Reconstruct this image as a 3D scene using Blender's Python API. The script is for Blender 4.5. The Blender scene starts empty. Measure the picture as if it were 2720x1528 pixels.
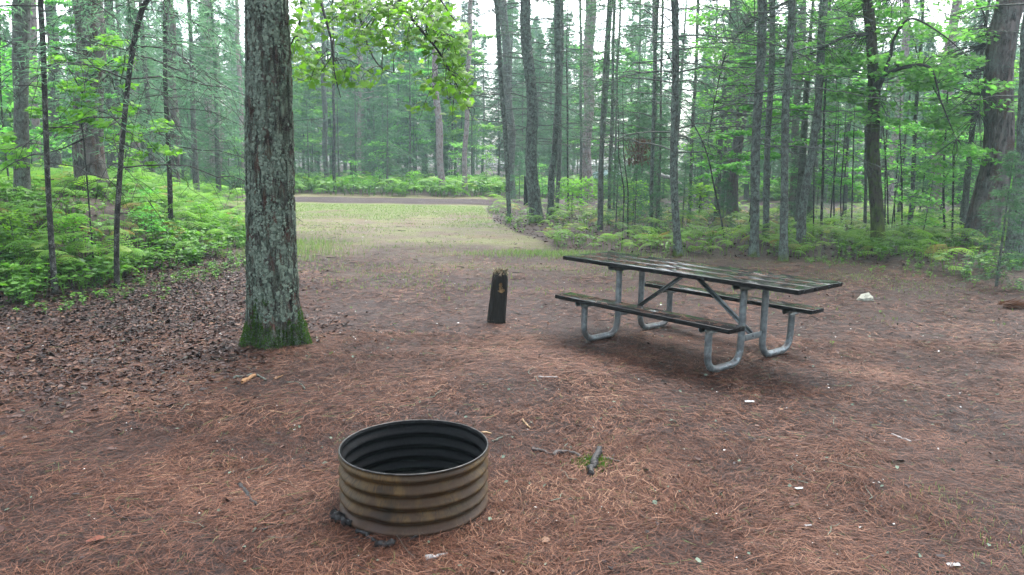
import bpy, math, random
import numpy as np
from mathutils import Vector, Matrix

# ------------------------------------------------------------------ camera, sky, sun, exposure
S = bpy.context.scene
F_PX, PITCH, ROLL, CAM_H = 2010.0, 0.165, 0.016, 1.72
CX, CY = 1360.0, 764.0
R0 = np.array([1.0, 0, 0]); U0 = np.array([0, math.sin(PITCH), math.cos(PITCH)]); D0 = np.array([0, math.cos(PITCH), -math.sin(PITCH)])
cr, sr = math.cos(ROLL), math.sin(ROLL)
RC = cr * R0 + sr * U0; UC = -sr * R0 + cr * U0
cam_data = bpy.data.cameras.new("camera"); cam = bpy.data.objects.new("camera", cam_data)
S.collection.objects.link(cam); S.camera = cam
cam_data.sensor_width = 36; cam_data.lens = F_PX / 2720 * 36; cam_data.clip_start = 0.05; cam_data.clip_end = 3000
cam.matrix_world = Matrix(((RC[0], UC[0], -D0[0], 0), (RC[1], UC[1], -D0[1], 0), (RC[2], UC[2], -D0[2], CAM_H), (0, 0, 0, 1)))

SUN_EL, SUN_ROT = math.radians(62), math.radians(25)
w = bpy.data.worlds.new("World"); S.world = w; w.use_nodes = True
nt = w.node_tree; nt.nodes.clear()
sky = nt.nodes.new("ShaderNodeTexSky"); sky.sky_type = 'NISHITA'; sky.sun_disc = False
sky.sun_elevation = SUN_EL; sky.sun_rotation = SUN_ROT; sky.dust_density = 4.0; sky.air_density = 1.0
hs = nt.nodes.new("ShaderNodeHueSaturation"); hs.inputs['Saturation'].default_value = 0.42; hs.inputs['Value'].default_value = 1.0
bg = nt.nodes.new("ShaderNodeBackground"); bg.inputs['Strength'].default_value = 0.15
wo = nt.nodes.new("ShaderNodeOutputWorld")
nt.links.new(sky.outputs[0], hs.inputs['Color']); nt.links.new(hs.outputs[0], bg.inputs[0]); nt.links.new(bg.outputs[0], wo.inputs[0])
sun_d = bpy.data.lights.new("sun", 'SUN'); sun_d.energy = 0.6; sun_d.angle = math.radians(35); sun_d.color = (1, 0.97, 0.93)
sun = bpy.data.objects.new("sun", sun_d); S.collection.objects.link(sun)
sdir = Vector((math.sin(SUN_ROT) * math.cos(SUN_EL), math.cos(SUN_ROT) * math.cos(SUN_EL), math.sin(SUN_EL)))
sun.rotation_euler = sdir.to_track_quat('Z', 'Y').to_euler(); sun.location = (0, 0, 40)
S.view_settings.view_transform = 'Standard'; S.view_settings.look = 'None'; S.view_settings.gamma = 1
S.view_settings.exposure = 2.75
S.render.engine = 'CYCLES'
cy = S.cycles
cy.max_bounces = 5; cy.diffuse_bounces = 3; cy.glossy_bounces = 2; cy.transmission_bounces = 3; cy.volume_bounces = 0
cy.transparent_max_bounces = 4; cy.sample_clamp_indirect = 4; cy.caustics_reflective = False; cy.caustics_refractive = False
cy.use_denoising = True
try: cy.denoiser = 'OPENIMAGEDENOISE'; cy.denoising_prefilter = 'ACCURATE'
except Exception: pass

rng = np.random.default_rng(7)
col = S.collection

# ------------------------------------------------------------------ noise, terrain, projection helpers
def _hash(ix, iy, iz, seed):
    h = (ix * 374761393 + iy * 668265263 + iz * 2147483647 + seed * 1274126177) & 0xffffffff
    h = ((h ^ (h >> 13)) * 1274126177) & 0xffffffff
    h = (h ^ (h >> 16)) & 0xffffffff
    return h / 4294967295.0
def vn(x, y, z=0.0, seed=0):
    x, y, z = np.broadcast_arrays(np.asarray(x, float), np.asarray(y, float), np.asarray(z, float))
    xi, yi, zi = np.floor(x).astype(np.int64), np.floor(y).astype(np.int64), np.floor(z).astype(np.int64)
    fx, fy, fz = x - xi, y - yi, z - zi
    fx, fy, fz = [f * f * (3 - 2 * f) for f in (fx, fy, fz)]
    r = 0
    for a in (0, 1):
        for b in (0, 1):
            for c in (0, 1):
                wt = (fx if a else 1 - fx) * (fy if b else 1 - fy) * (fz if c else 1 - fz)
                r = r + wt * _hash(xi + a, yi + b, zi + c, seed)
    return r
def fbm(x, y, z=0.0, seed=0, oct=3):
    r = 0; a = 0.5; t = 0
    for o in range(oct):
        r = r + a * vn(x * 2 ** o, y * 2 ** o, z * 2 ** o, seed + o * 17); t += a; a *= 0.5
    return r / t
def smooth(t):
    t = np.clip(t, 0, 1); return t * t * (3 - 2 * t)
def xb(y):      # right-hand foot of the ferny bank on the left
    return np.interp(y, [0, 7.9, 9.7, 12.8, 16, 20, 26, 31, 60], [-7, -5.55, -5.05, -4.65, -5.2, -6.8, -9.0, -12.5, -14])
def yr(x):      # near edge of the forest floor on the right
    return np.interp(x, [-1.2, -.55, .5, 1.0, 2.5, 4.1, 5.7, 6.6, 7.2, 8, 10], [29, 21.7, 16.8, 14.6, 14.1, 13.8, 13.7, 12.9, 11, 8, 4])
def T(x, y):
    x = np.asarray(x, float); y = np.asarray(y, float)
    s = (xb(y) - x) / 3.2
    z = .98 * smooth(s) * (1 - smooth((y - 19) / 8.0))
    z = z * (0.9 + 0.25 * fbm(x * .6, y * .6, 0, 3))
    r = smooth((y - yr(x)) / 3) * smooth((x - 2.2) / 1.2) * (1 - smooth((y - 19) / 4.0))
    z = z + 0.22 * r * fbm(x * .5 + 9, y * .5, 0, 5)
    near = 1 - smooth((y - 26) / 3)
    z = z + near * (0.05 * (fbm(x * .7, y * .7, 0, 11) - .5) + 0.022 * (fbm(x * 4, y * 4, 0, 12) - .5))
    z = z + 0.9 * smooth((y - 48) / 40)
    return z
def ray(px, py):
    d = D0 * F_PX + RC * (px - CX) - UC * (py - CY)
    return d / d[1]
def gp(px, py):
    d = ray(px, py); t = np.linspace(2.0, 90, 4401)
    P = d[None] * t[:, None]; z = CAM_H + P[:, 2]; g = T(P[:, 0], P[:, 1])
    i = np.argmax(z < g)
    if z[i] >= g[i]: i = len(t) - 1
    a, b = (z[i - 1] - g[i - 1]), (g[i] - z[i]); tt = t[i - 1] + (t[i] - t[i - 1]) * a / max(a + b, 1e-9)
    return np.array([d[0] * tt, tt, float(T(d[0] * tt, tt))])
def at(px, py, Y):
    d = ray(px, py) * Y
    return np.array([d[0], Y, CAM_H + d[2]])
def pxm(Y): return (Y * math.cos(PITCH) + .28) / F_PX   # metres per source pixel near depth Y

# ------------------------------------------------------------------ mesh building
class MB:
    def __init__(s): s.v = []; s.t = []; s.q = []; s.a = []; s.n = 0
    def add(s, V, tris=None, quads=None, tint=0.5):
        V = np.asarray(V, float).reshape(-1, 3)
        if tris is not None and len(tris): s.t.append(np.asarray(tris, np.int64).reshape(-1, 3) + s.n)
        if quads is not None and len(quads): s.q.append(np.asarray(quads, np.int64).reshape(-1, 4) + s.n)
        s.v.append(V); s.a.append(np.broadcast_to(np.asarray(tint, float).ravel(), (len(V),)) if np.size(tint) in (1, len(V)) else np.repeat(tint, len(V) // np.size(tint)))
        s.n += len(V); return s
    def mesh(s, name, mat=None, smooth_=False, attrs=None):
        m = bpy.data.meshes.new(name)
        V = np.concatenate(s.v).astype(np.float32)
        t = np.concatenate(s.t) if s.t else np.zeros((0, 3), int); q = np.concatenate(s.q) if s.q else np.zeros((0, 4), int)
        m.vertices.add(len(V)); m.vertices.foreach_set('co', V.ravel())
        li = np.concatenate([t.ravel(), q.ravel()]).astype(np.int32)
        m.loops.add(len(li)); m.loops.foreach_set('vertex_index', li)
        st = np.concatenate([np.arange(len(t)) * 3, len(t) * 3 + np.arange(len(q)) * 4]).astype(np.int32)
        m.polygons.add(len(st)); m.polygons.foreach_set('loop_start', st)
        at_ = m.attributes.new('tint', 'FLOAT', 'POINT'); at_.data.foreach_set('value', np.concatenate(s.a).astype(np.float32))
        for k, arr in (attrs or {}).items():
            b = m.attributes.new(k, 'FLOAT', 'POINT'); b.data.foreach_set('value', np.asarray(arr, np.float32).ravel())
        m.update(calc_edges=True)
        if smooth_: m.polygons.foreach_set('use_smooth', np.ones(len(st), bool))
        if mat: m.materials.append(mat)
        return m
    def build(s, name, mat=None, parent=None, smooth_=False, attrs=None):
        o = bpy.data.objects.new(name, s.mesh(name, mat, smooth_, attrs)); col.objects.link(o)
        if parent: o.parent = parent
        return o
def tag(o, label=None, cat=None, group=None, kind=None):
    if label: o['label'] = label
    if cat: o['category'] = cat
    if group: o['group'] = group
    if kind: o['kind'] = kind
    return o
def empty(name, loc=(0, 0, 0), rz=0, **k):
    o = bpy.data.objects.new(name, None); col.objects.link(o); o.location = [float(c) for c in loc]; o.rotation_euler = (0, 0, rz); o.empty_display_size = .1
    return tag(o, **k)
def nrm(v): return v / np.maximum(np.linalg.norm(v, axis=-1, keepdims=True), 1e-9)
def frames(d, n):       # (m,3,3) columns x,y,z with y along d and z near n
    d = nrm(d); x = nrm(np.cross(d, n)); z = np.cross(x, d)
    return np.stack([x, d, z], -1)
def inst(mb, V, tris, pos, Rm, sc, tint, quads=None):
    m = len(pos); n = len(V)
    if m == 0: return
    sc = np.broadcast_to(np.asarray(sc, float), (m,)) if np.ndim(sc) < 2 else sc
    VV = V[None] * (sc[:, None, None] if sc.ndim == 1 else sc[:, None, :])
    W = np.einsum('mij,mnj->mni', Rm, VV) + pos[:, None]
    off = (np.arange(m) * n)[:, None, None]
    mb.add(W.reshape(-1, 3), (tris[None] + off).reshape(-1, 3) if tris is not None else None,
           (quads[None] + off).reshape(-1, 4) if quads is not None else None, np.repeat(np.broadcast_to(tint, (m,)), n))
def tubes(mb, P, R, sides=4, tint=.5, cap=False):
    P = np.asarray(P, float); 
    if P.ndim == 2: P = P[None]
    R = np.broadcast_to(np.asarray(R, float), P.shape[:2]); n, k, _ = P.shape
    t = nrm(np.gradient(P, axis=1))
    ref = np.where(np.abs(t[:, :1, 2:]) > .8, np.array([0, 1.0, 0]), np.array([0, 0, 1.0]))[:, 0]
    n1 = np.empty_like(P); n1[:, 0] = nrm(np.cross(t[:, 0], ref))
    for i_ in range(1, k): n1[:, i_] = nrm(n1[:, i_ - 1] - t[:, i_] * (n1[:, i_ - 1] * t[:, i_]).sum(-1, keepdims=True))
    n2 = np.cross(t, n1)
    a = np.arange(sides) * 2 * math.pi / sides
    V = P[:, :, None] + R[:, :, None, None] * (np.cos(a)[None, None, :, None] * n1[:, :, None] + np.sin(a)[None, None, :, None] * n2[:, :, None])
    i = np.arange(k - 1)[:, None] * sides; j = np.arange(sides)[None]; j2 = (j + 1) % sides
    q = np.stack([i + j, i + j2, i + sides + j2, i + sides + j], -1).reshape(-1, 4)
    Q = (q[None] + (np.arange(n) * k * sides)[:, None, None]).reshape(-1, 4)
    tr = None
    if cap:
        c = []
        for e in (0, (k - 1) * sides):
            for s_ in range(1, sides - 1): c.append([e, e + s_, e + s_ + 1])
        tr = (np.array(c)[None] + (np.arange(n) * k * sides)[:, None, None]).reshape(-1, 3)
    tt = np.broadcast_to(np.asarray(tint, float), (n,)) if np.ndim(tint) < 2 else tint
    mb.add(V.reshape(-1, 3), tr, Q, np.repeat(tt, k * sides))
def bez(pts, n):        # smooth polyline through control points
    pts = np.asarray(pts, float); k = len(pts); u = np.linspace(0, k - 1, n)
    i = np.clip(np.floor(u).astype(int), 0, k - 2); f = (u - i)[:, None]
    p0 = pts[np.clip(i - 1, 0, k - 1)]; p1 = pts[i]; p2 = pts[i + 1]; p3 = pts[np.clip(i + 2, 0, k - 1)]
    return .5 * ((2 * p1) + (-p0 + p2) * f + (2 * p0 - 5 * p1 + 4 * p2 - p3) * f ** 2 + (-p0 + 3 * p1 - 3 * p2 + p3) * f ** 3)

# ------------------------------------------------------------------ materials
def mat(name):
    m = bpy.data.materials.new(name); m.use_nodes = True; m.node_tree.nodes.clear(); return m, m.node_tree
class N:
    def __init__(s, nt): s.nt = nt
    def __call__(s, t, ins=None, **kw):
        n = s.nt.nodes.new('ShaderNode' + t)
        for k, v in kw.items(): setattr(n, k, v)
        for k, v in (ins or {}).items():
            if hasattr(v, 'is_linked') or isinstance(v, bpy.types.NodeSocket): s.nt.links.new(v, n.inputs[k])
            else: n.inputs[k].default_value = v
        return n
    def ramp(s, fac, stops, interp='LINEAR'):
        r = s('ValToRGB', {'Fac': fac}); r.color_ramp.interpolation = interp; e = r.color_ramp.elements
        while len(e) < len(stops): e.new(.5)
        for i, (p, c) in enumerate(stops): e[i].position = p; e[i].color = (*c, 1) if len(c) == 3 else c
        return r.outputs[0]
    def fr(s, fac, a, b):
        r = s('MapRange', {'Value': fac, 'From Min': a, 'From Max': b}); r.interpolation_type = 'SMOOTHSTEP'; return r.outputs[0]
    def mix(s, f, a, b, bt='MIX'):
        m = s('Mix', data_type='RGBA', blend_type=bt)
        for sock, v in ((m.inputs[0], f), (m.inputs[6], a), (m.inputs[7], b)):
            if isinstance(v, bpy.types.NodeSocket): s.nt.links.new(v, sock)
            else: sock.default_value = (*v, 1) if isinstance(v, tuple) and len(v) == 3 else v
        return m.outputs[2]
    def noise(s, vec, scale, detail=3, rough=.55, dist=0):
        return s('TexNoise', {'Vector': vec, 'Scale': scale, 'Detail': detail, 'Roughness': rough, 'Distortion': dist}).outputs[0]
    def math(s, op, a, b=0.0, c=False):
        m = s('Math', operation=op, use_clamp=c)
        for i, v in enumerate((a, b)):
            if isinstance(v, bpy.types.NodeSocket): s.nt.links.new(v, m.inputs[i])
            else: m.inputs[i].default_value = v
        return m.outputs[0]
    def mapping(s, vec, sc): return s('Mapping', {'Vector': vec, 'Scale': sc}).outputs[0]
    def attr(s, nm): return s('Attribute', attribute_name=nm).outputs['Fac']
    def out(s, sh): 
        o = s('OutputMaterial'); s.nt.links.new(sh, o.inputs[0])

def foliage(name, c1, c2, trans=.4, rough=.45, boost=1.5, spec=.4):
    m, nt = mat(name); n = N(nt)
    t = n.attr('tint'); oi = n('ObjectInfo').outputs['Random']
    c = n.mix(t, c1, c2)
    hsv = n('HueSaturation', {'Hue': n.math('ADD', n.math('MULTIPLY', oi, .03), .485), 'Value': n.math('ADD', n.math('MULTIPLY', oi, .35), .82), 'Color': c}).outputs[0]
    p = n('BsdfPrincipled', {'Base Color': hsv, 'Roughness': rough, 'Specular IOR Level': spec}).outputs[0]
    tl = n('BsdfTranslucent', {'Color': n.mix(1.0, hsv, (boost, boost * 1.05, boost * .8), 'MULTIPLY')}).outputs[0]
    ms = n('MixShader', {0: trans, 1: p, 2: tl}).outputs[0]
    n.out(ms); return m

def bark(name, base, dark, lichen=None, lich=.5, sc=1.0, vert=.18, moss=0.0, bump=.6, red=None, rough=.8):
    m, nt = mat(name); n = N(nt)
    co = n('TexCoord').outputs['Object']; geo = n('NewGeometry').outputs['Position']
    st = n.mapping(geo, (1, 1, vert))
    f1 = n.noise(st, 28 * sc, 5, .65, .6)
    f2 = n.noise(geo, 9 * sc, 3)
    fur = n.fr(f1, .40, .56)
    c = n.mix(fur, tuple(v * .8 for v in dark), tuple(v * .85 for v in base))
    c = n.mix(n.fr(f2, .35, .65), c, n.mix(.75, c, base))
    if red: c = n.mix(n.math('MULTIPLY', n.fr(n.noise(st, 16 * sc, 3), .5, .64), .8), c, red)
    h = fur
    if lichen:
        l1 = n.noise(geo, 80 * sc, 4, .7); l2 = n.noise(geo, 6 * sc, 2)
        k = n.fr(n.math('ADD', l1, n.math('MULTIPLY', n.math('SUBTRACT', l2, .5), .6)), .56 - .12 * lich, .60 - .12 * lich)
        k = n.math('MULTIPLY', k, n.math('ADD', n.math('MULTIPLY', fur, .7), .3))
        lc = n.mix(n.noise(geo, 130, 2), tuple(v * .7 for v in lichen), tuple(min(1, v * 1.35) for v in lichen))
        c = n.mix(k, c, lc); h = n.math('ADD', fur, n.math('MULTIPLY', k, .5))
    if moss > 0:
        hh = n.attr('hgt')
        mk = n.math('MULTIPLY', n.fr(n.math('ADD', hh, n.math('MULTIPLY', n.noise(n.mapping(geo, (1, 1, .4)), 9, 4), 1.6 * moss + .2)), 1.15 * moss + .16, .75 * moss + .10), .9)
        mc = n.mix(n.noise(geo, 90, 2), (.03, .05, .008), (.10, .15, .02))
        c = n.mix(mk, c, mc)
    b = n('Bump', {'Height': h, 'Strength': bump, 'Distance': .02 / sc}).outputs[0]
    n.out(n('BsdfPrincipled', {'Base Color': c, 'Roughness': rough, 'Normal': b, 'Specular IOR Level': .12}).outputs[0]); return m

def simple(name, c1, c2, sc=20, rough=.7, bump=.2, metal=0, stretch=(1, 1, 1), rr=None, spec=.22):
    c1 = tuple(v_ * .78 for v_ in c1); c2 = tuple(v_ * .78 for v_ in c2)
    m, nt = mat(name); n = N(nt); geo = n('TexCoord').outputs['Object']
    v = n.mapping(geo, stretch); f = n.noise(v, sc, 5, .6)
    c = n.mix(n.fr(f, .3, .7), c1, c2)
    b = n('Bump', {'Height': f, 'Strength': bump, 'Distance': .01}).outputs[0]
    r = rough if rr is None else n.math('ADD', n.math('MULTIPLY', n.noise(v, sc * .4, 3), rr[1] - rr[0]), rr[0])
    n.out(n('BsdfPrincipled', {'Base Color': c, 'Roughness': r, 'Metallic': metal, 'Normal': b, 'Specular IOR Level': spec}).outputs[0]); return m

def tinted(name, stops, rough=.6, spec=.4, trans=0, k=1.0):
    m, nt = mat(name); n = N(nt); c = n.ramp(n.attr('tint'), [(p_, tuple(v_ * k for v_ in c_)) for p_, c_ in stops])
    p = n('BsdfPrincipled', {'Base Color': c, 'Roughness': rough, 'Specular IOR Level': spec}).outputs[0]
    if trans: p = n('MixShader', {0: trans, 1: p, 2: n('BsdfTranslucent', {'Color': c}).outputs[0]}).outputs[0]
    n.out(p); return m

LICH = (.095, .122, .090)
M = {}
M['bark_big'] = bark('lichened_bark', (.055, .047, .040), (.007, .006, .006), LICH, .75, 1.3, .13, moss=0, bump=.9, red=(.07, .035, .025))
M['bark_pole'] = bark('lichened_pole_bark', (.062, .058, .052), (.010, .009, .008), (.12, .16, .13), .75, 1.8, .35, moss=.12, bump=.8)
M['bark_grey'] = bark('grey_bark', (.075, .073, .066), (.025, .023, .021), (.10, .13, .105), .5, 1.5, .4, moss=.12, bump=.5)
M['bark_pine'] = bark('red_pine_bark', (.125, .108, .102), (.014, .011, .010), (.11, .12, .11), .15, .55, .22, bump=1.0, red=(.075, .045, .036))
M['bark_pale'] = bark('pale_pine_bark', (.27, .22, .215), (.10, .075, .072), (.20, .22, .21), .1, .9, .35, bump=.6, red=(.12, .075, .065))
M['bark_dark'] = bark('dark_sapling_bark', (.022, .020, .018), (.009, .008, .007), (.15, .16, .14), .0, 2.2, .6, moss=0, bump=.3)
M['bark_moss'] = bark('mossy_maple_bark', (.052, .042, .033), (.010, .008, .007), (.035, .055, .010), .55, 1.0, .25, moss=.5, bump=.9)
M['bark_far'] = bark('far_bark', (.075, .073, .066), (.025, .023, .021), (.10, .13, .105), .5, 1.5, .4, bump=.5)
M['twig'] = simple('twig_wood', (.018, .016, .014), (.04, .04, .036), 40, .8)
M['twig_lichen'] = simple('lichened_twig', (.035, .036, .031), (.10, .12, .10), 30, .85)
M['fir'] = foliage('fir_needles', (.026, .078, .042), (.085, .18, .090), .5, .6, 1.5, .15)
M['pine'] = foliage('pine_needles_green', (.042, .105, .065), (.12, .22, .135), .52, .6, 1.5, .15)
M['maple'] = foliage('maple_leaf', (.060, .19, .012), (.125, .30, .030), .6, .45, 1.5, .2)
M['maple_dull'] = foliage('woodland_leaf', (.050, .18, .030), (.13, .31, .060), .6, .45, 1.6, .25)
M['fern'] = foliage('fern_green', (.050, .160, .020), (.15, .31, .030), .5, .5, 1.5, .2)
M['herb'] = foliage('ground_herb', (.014, .060, .008), (.115, .26, .030), .45, .45, 1.5, .3)
M['grass'] = foliage('grass_blade', (.075, .13, .032), (.15, .20, .070), .45, .5, 1.2, .3)
M['dead_fir'] = foliage('dead_fir_needles', (.05, .020, .011), (.10, .045, .025), .3, .7, 1.0, .2)
M['needles'] = tinted('fallen_pine_needles', [(0, (.008, .004, .003)), (.25, (.028, .011, .007)), (.5, (.085, .034, .021)), (.76, (.17, .080, .048)), (.93, (.36, .225, .15)), (1, (.07, .10, .03))], .6, .12, k=.74)
M['litter'] = tinted('wet_leaf_litter', [(0, (.006, .004, .004)), (.35, (.024, .012, .010)), (.6, (.050, .026, .021)), (.85, (.085, .040, .024)), (1, (.14, .078, .045))], .45, .12, k=.85)
M['chips'] = tinted('pale_chips', [(0, (.12, .12, .11)), (.5, (.22, .22, .21)), (1, (.40, .41, .40))], .6, .4)
M['moss'] = tinted('moss_tufts', [(0, (.008, .024, .002)), (1, (.060, .145, .006))], .8, .2, .3)
M['lichen_bits'] = tinted('lichen_flakes', [(0, (.040, .056, .042)), (1, (.12, .152, .115))], .85, .15)

# ------------------------------------------------------------------ ground
def grid1(lims, steps):
    out = []
    for (a, b), s in zip(lims, steps): out.append(np.arange(a, b, s))
    return np.concatenate(out + [np.array([lims[-1][1]])])
gx = grid1([(-600, -60), (-60, -18), (-18, -8), (-8, 8), (8, 18), (18, 60), (60, 600)], [60, 2, .35, .06, .35, 2, 60])
gy = grid1([(-200, -20), (-20, 1), (1, 12), (12, 24), (24, 50), (50, 120), (120, 900)], [40, 1.5, .06, .12, .5, 3, 60])
X, Y = np.meshgrid(gx, gy); Z = T(X, Y)
ny, nx = X.shape
fine = fbm(X * 9, Y * 9, 0, 21, 3) - .5
Z = Z + .012 * fine * (1 - smooth((Y - 14) / 6))
idx = np.arange(nx * ny).reshape(ny, nx)
q = np.stack([idx[:-1, :-1], idx[:-1, 1:], idx[1:, 1:], idx[1:, :-1]], -1).reshape(-1, 4)
e1 = (fbm(X * .8, Y * .8, 0, 31) - .5)
bank = smooth((xb(Y) - X + e1 * 1.2) / .8)
forest = smooth((Y - yr(X) + e1 * 2) / 1.0) * smooth((X + 1.2) / .5)
beyond = smooth((Y - 37.0) / 1.0)
floor_ = np.maximum(np.maximum(bank * (Y < 31), forest), beyond)
# clearing: thin grass between the campsite and the road
clear = smooth((Y - 12.0 + e1 * 7) / 7) * (1 - floor_)
grass = clear * smooth((Y - 22 + e1 * 12) / 5) * (1 - smooth((Y - 29.6) / .5))
litter = np.clip(smooth((np.interp(Y, [3, 4.5, 6, 8, 10, 12, 14], [-3.4, -2.8, -2.1, -2.3, -2.9, -3.6, -4.4]) - X + e1 * 2.0) / 1.6) * smooth((Y - 4.4 + e1 * 2) / 1.8) * (1 - smooth((Y - 15) / 3)), 0, 1)

def ground_mat():
    m, nt = mat('forest_ground'); n = N(nt); g = n('NewGeometry').outputs['Position']
    a_fl, a_cl, a_gr, a_li = [n.attr(k) for k in ('floor', 'clear', 'grassy', 'littery')]
    big = n.noise(g, .9, 4, .6); mid = n.noise(g, 5, 5, .65); fi = n.noise(g, 45, 4, .7); ff = n.noise(g, 160, 2, .6)
    stre = n.noise(n.mapping(g, (1, .35, 1)), 120, 3, .7)
    # pine-needle duff
    duff = n.ramp(n.math('ADD', n.math('MULTIPLY', fi, .55), n.math('MULTIPLY', stre, .45)), [(.36, (.004, .003, .003)), (.48, (.014, .009, .008)), (.56, (.045, .022, .016)), (.66, (.10, .050, .036))])
    soil = n.mix(fi, (.010, .009, .010), (.040, .035, .038))
    c = n.mix(n.math('MULTIPLY', n.fr(n.math('ADD', n.math('MULTIPLY', big, .45), n.math('MULTIPLY', mid, .55)), .52, .60), .6), duff, soil)
    # leaf litter
    lit = n.ramp(n.noise(g, 22, 4, .7, .8), [(.35, (.008, .006, .007)), (.5, (.026, .018, .018)), (.65, (.055, .040, .040))])
    c = n.mix(n.math('MULTIPLY', a_li, .8), c, lit)
    # clearing: buff gravelly soil with yellow-green thin grass
    gv = n.ramp(n.math('ADD', n.math('MULTIPLY', fi, .6), n.math('MULTIPLY', ff, .4)), [(.36, (.036, .030, .021)), (.5, (.090, .080, .052)), (.62, (.160, .145, .108))])
    gg = n.mix(fi, (.055, .085, .018), (.15, .185, .055))
    cl = n.mix(n.math('MULTIPLY', n.fr(n.noise(n.mapping(g, (.7, 1, 1)), 1.3, 4, .7), .44, .58), .7), gv, gg)
    cl = n.mix(n.math('MULTIPLY', n.fr(n.noise(n.mapping(g, (.5, 1, 1)), .9, 4, .7), .54, .64), .7), cl, n.mix(fi, (.055, .032, .022), (.13, .082, .060)))
    vor = n('TexVoronoi', {'Vector': g, 'Scale': 16}); pk = n.math('MULTIPLY', n.fr(vor.outputs['Distance'], .14, .09), n.fr(n.noise(g, 1.5, 3), .5, .62))
    cl = n.mix(n.math('MULTIPLY', pk, .8), cl, (.30, .29, .28))
    c = n.mix(a_cl, c, cl)
    c = n.mix(n.math('MULTIPLY', a_gr, .75), c, n.mix(fi, (.060, .11, .024), (.15, .23, .065)))
    fl = n.ramp(n.noise(g, 14, 5, .7), [(.36, (.008, .007, .005)), (.5, (.028, .018, .014)), (.64, (.07, .046, .036))])
    c = n.mix(a_fl, c, fl)
    c = n.mix(1.0, c, (.84, .74, .69), 'MULTIPLY')
    hgt = n.math('ADD', n.math('MULTIPLY', fi, .6), n.math('MULTIPLY', stre, .5))
    b = n('Bump', {'Height': hgt, 'Strength': .9, 'Distance': .02}).outputs[0]
    r = n.math('ADD', n.math('MULTIPLY', mid, .4), .45)
    n.out(n('BsdfPrincipled', {'Base Color': c, 'Roughness': r, 'Normal': b, 'Specular IOR Level': .12}).outputs[0]); return m
gm = MB().add(np.stack([X, Y, Z], -1).reshape(-1, 3), None, q)
ground = gm.build('ground', ground_mat(), smooth_=True, attrs={'floor': floor_, 'clear': clear, 'grassy': grass, 'littery': litter})
tag(ground, 'forest floor of rust brown pine needles and thin grass', kind='structure')

# dirt road
rx = np.arange(-60, 60.1, 1.0); rv = np.linspace(0, 1, 9)
def road_c(x): return 32.4 + .012 * (x + 4) ** 2 * .2 + .35 * np.sin(x * .12)
RX, RV = np.meshgrid(rx, rv); RY = road_c(RX) + (RV - .5) * 4.2 + (np.abs(RV - .5) > .49) * .25 * np.sin(RX * 2.1)
RZ = T(RX, RY) + .012
i2 = np.arange(RX.size).reshape(RX.shape); q2 = np.stack([i2[:-1, :-1], i2[:-1, 1:], i2[1:, 1:], i2[1:, :-1]], -1).reshape(-1, 4)
def road_mat():
    m, nt = mat('dirt_road'); n = N(nt); g = n('NewGeometry').outputs['Position']
    f = n.noise(n.mapping(g, (.4, 1.6, 1)), 1.4, 4, .6); fi = n.noise(g, 30, 4, .7)
    c = n.mix(n.fr(f, .4, .6), n.mix(fi, (.018, .013, .014), (.045, .036, .038)), n.mix(fi, (.03, .022, .021), (.075, .06, .06)))
    v = n('TexVoronoi', {'Vector': g, 'Scale': 7}); pk = n.math('MULTIPLY', n.fr(v.outputs['Distance'], .22, .12), n.fr(n.noise(g, 3, 3), .46, .56))
    c = n.mix(n.math('MULTIPLY', pk, .8), c, (.32, .31, .30))
    n.out(n('BsdfPrincipled', {'Base Color': c, 'Roughness': .9, 'Specular IOR Level': .08, 'Normal': n('Bump', {'Height': fi, 'Strength': .5, 'Distance': .02}).outputs[0]}).outputs[0]); return m
rd = MB().add(np.stack([RX, RY, RZ], -1).reshape(-1, 3), None, q2).build('dirt_road', road_mat(), smooth_=True)
tag(rd, 'damp dirt road crossing behind the clearing', kind='structure')

def XL(y): return np.interp(y, [3, 4.5, 6, 8, 10, 12, 14], [-3.4, -2.8, -2.1, -2.3, -2.9, -3.6, -4.4])
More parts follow.
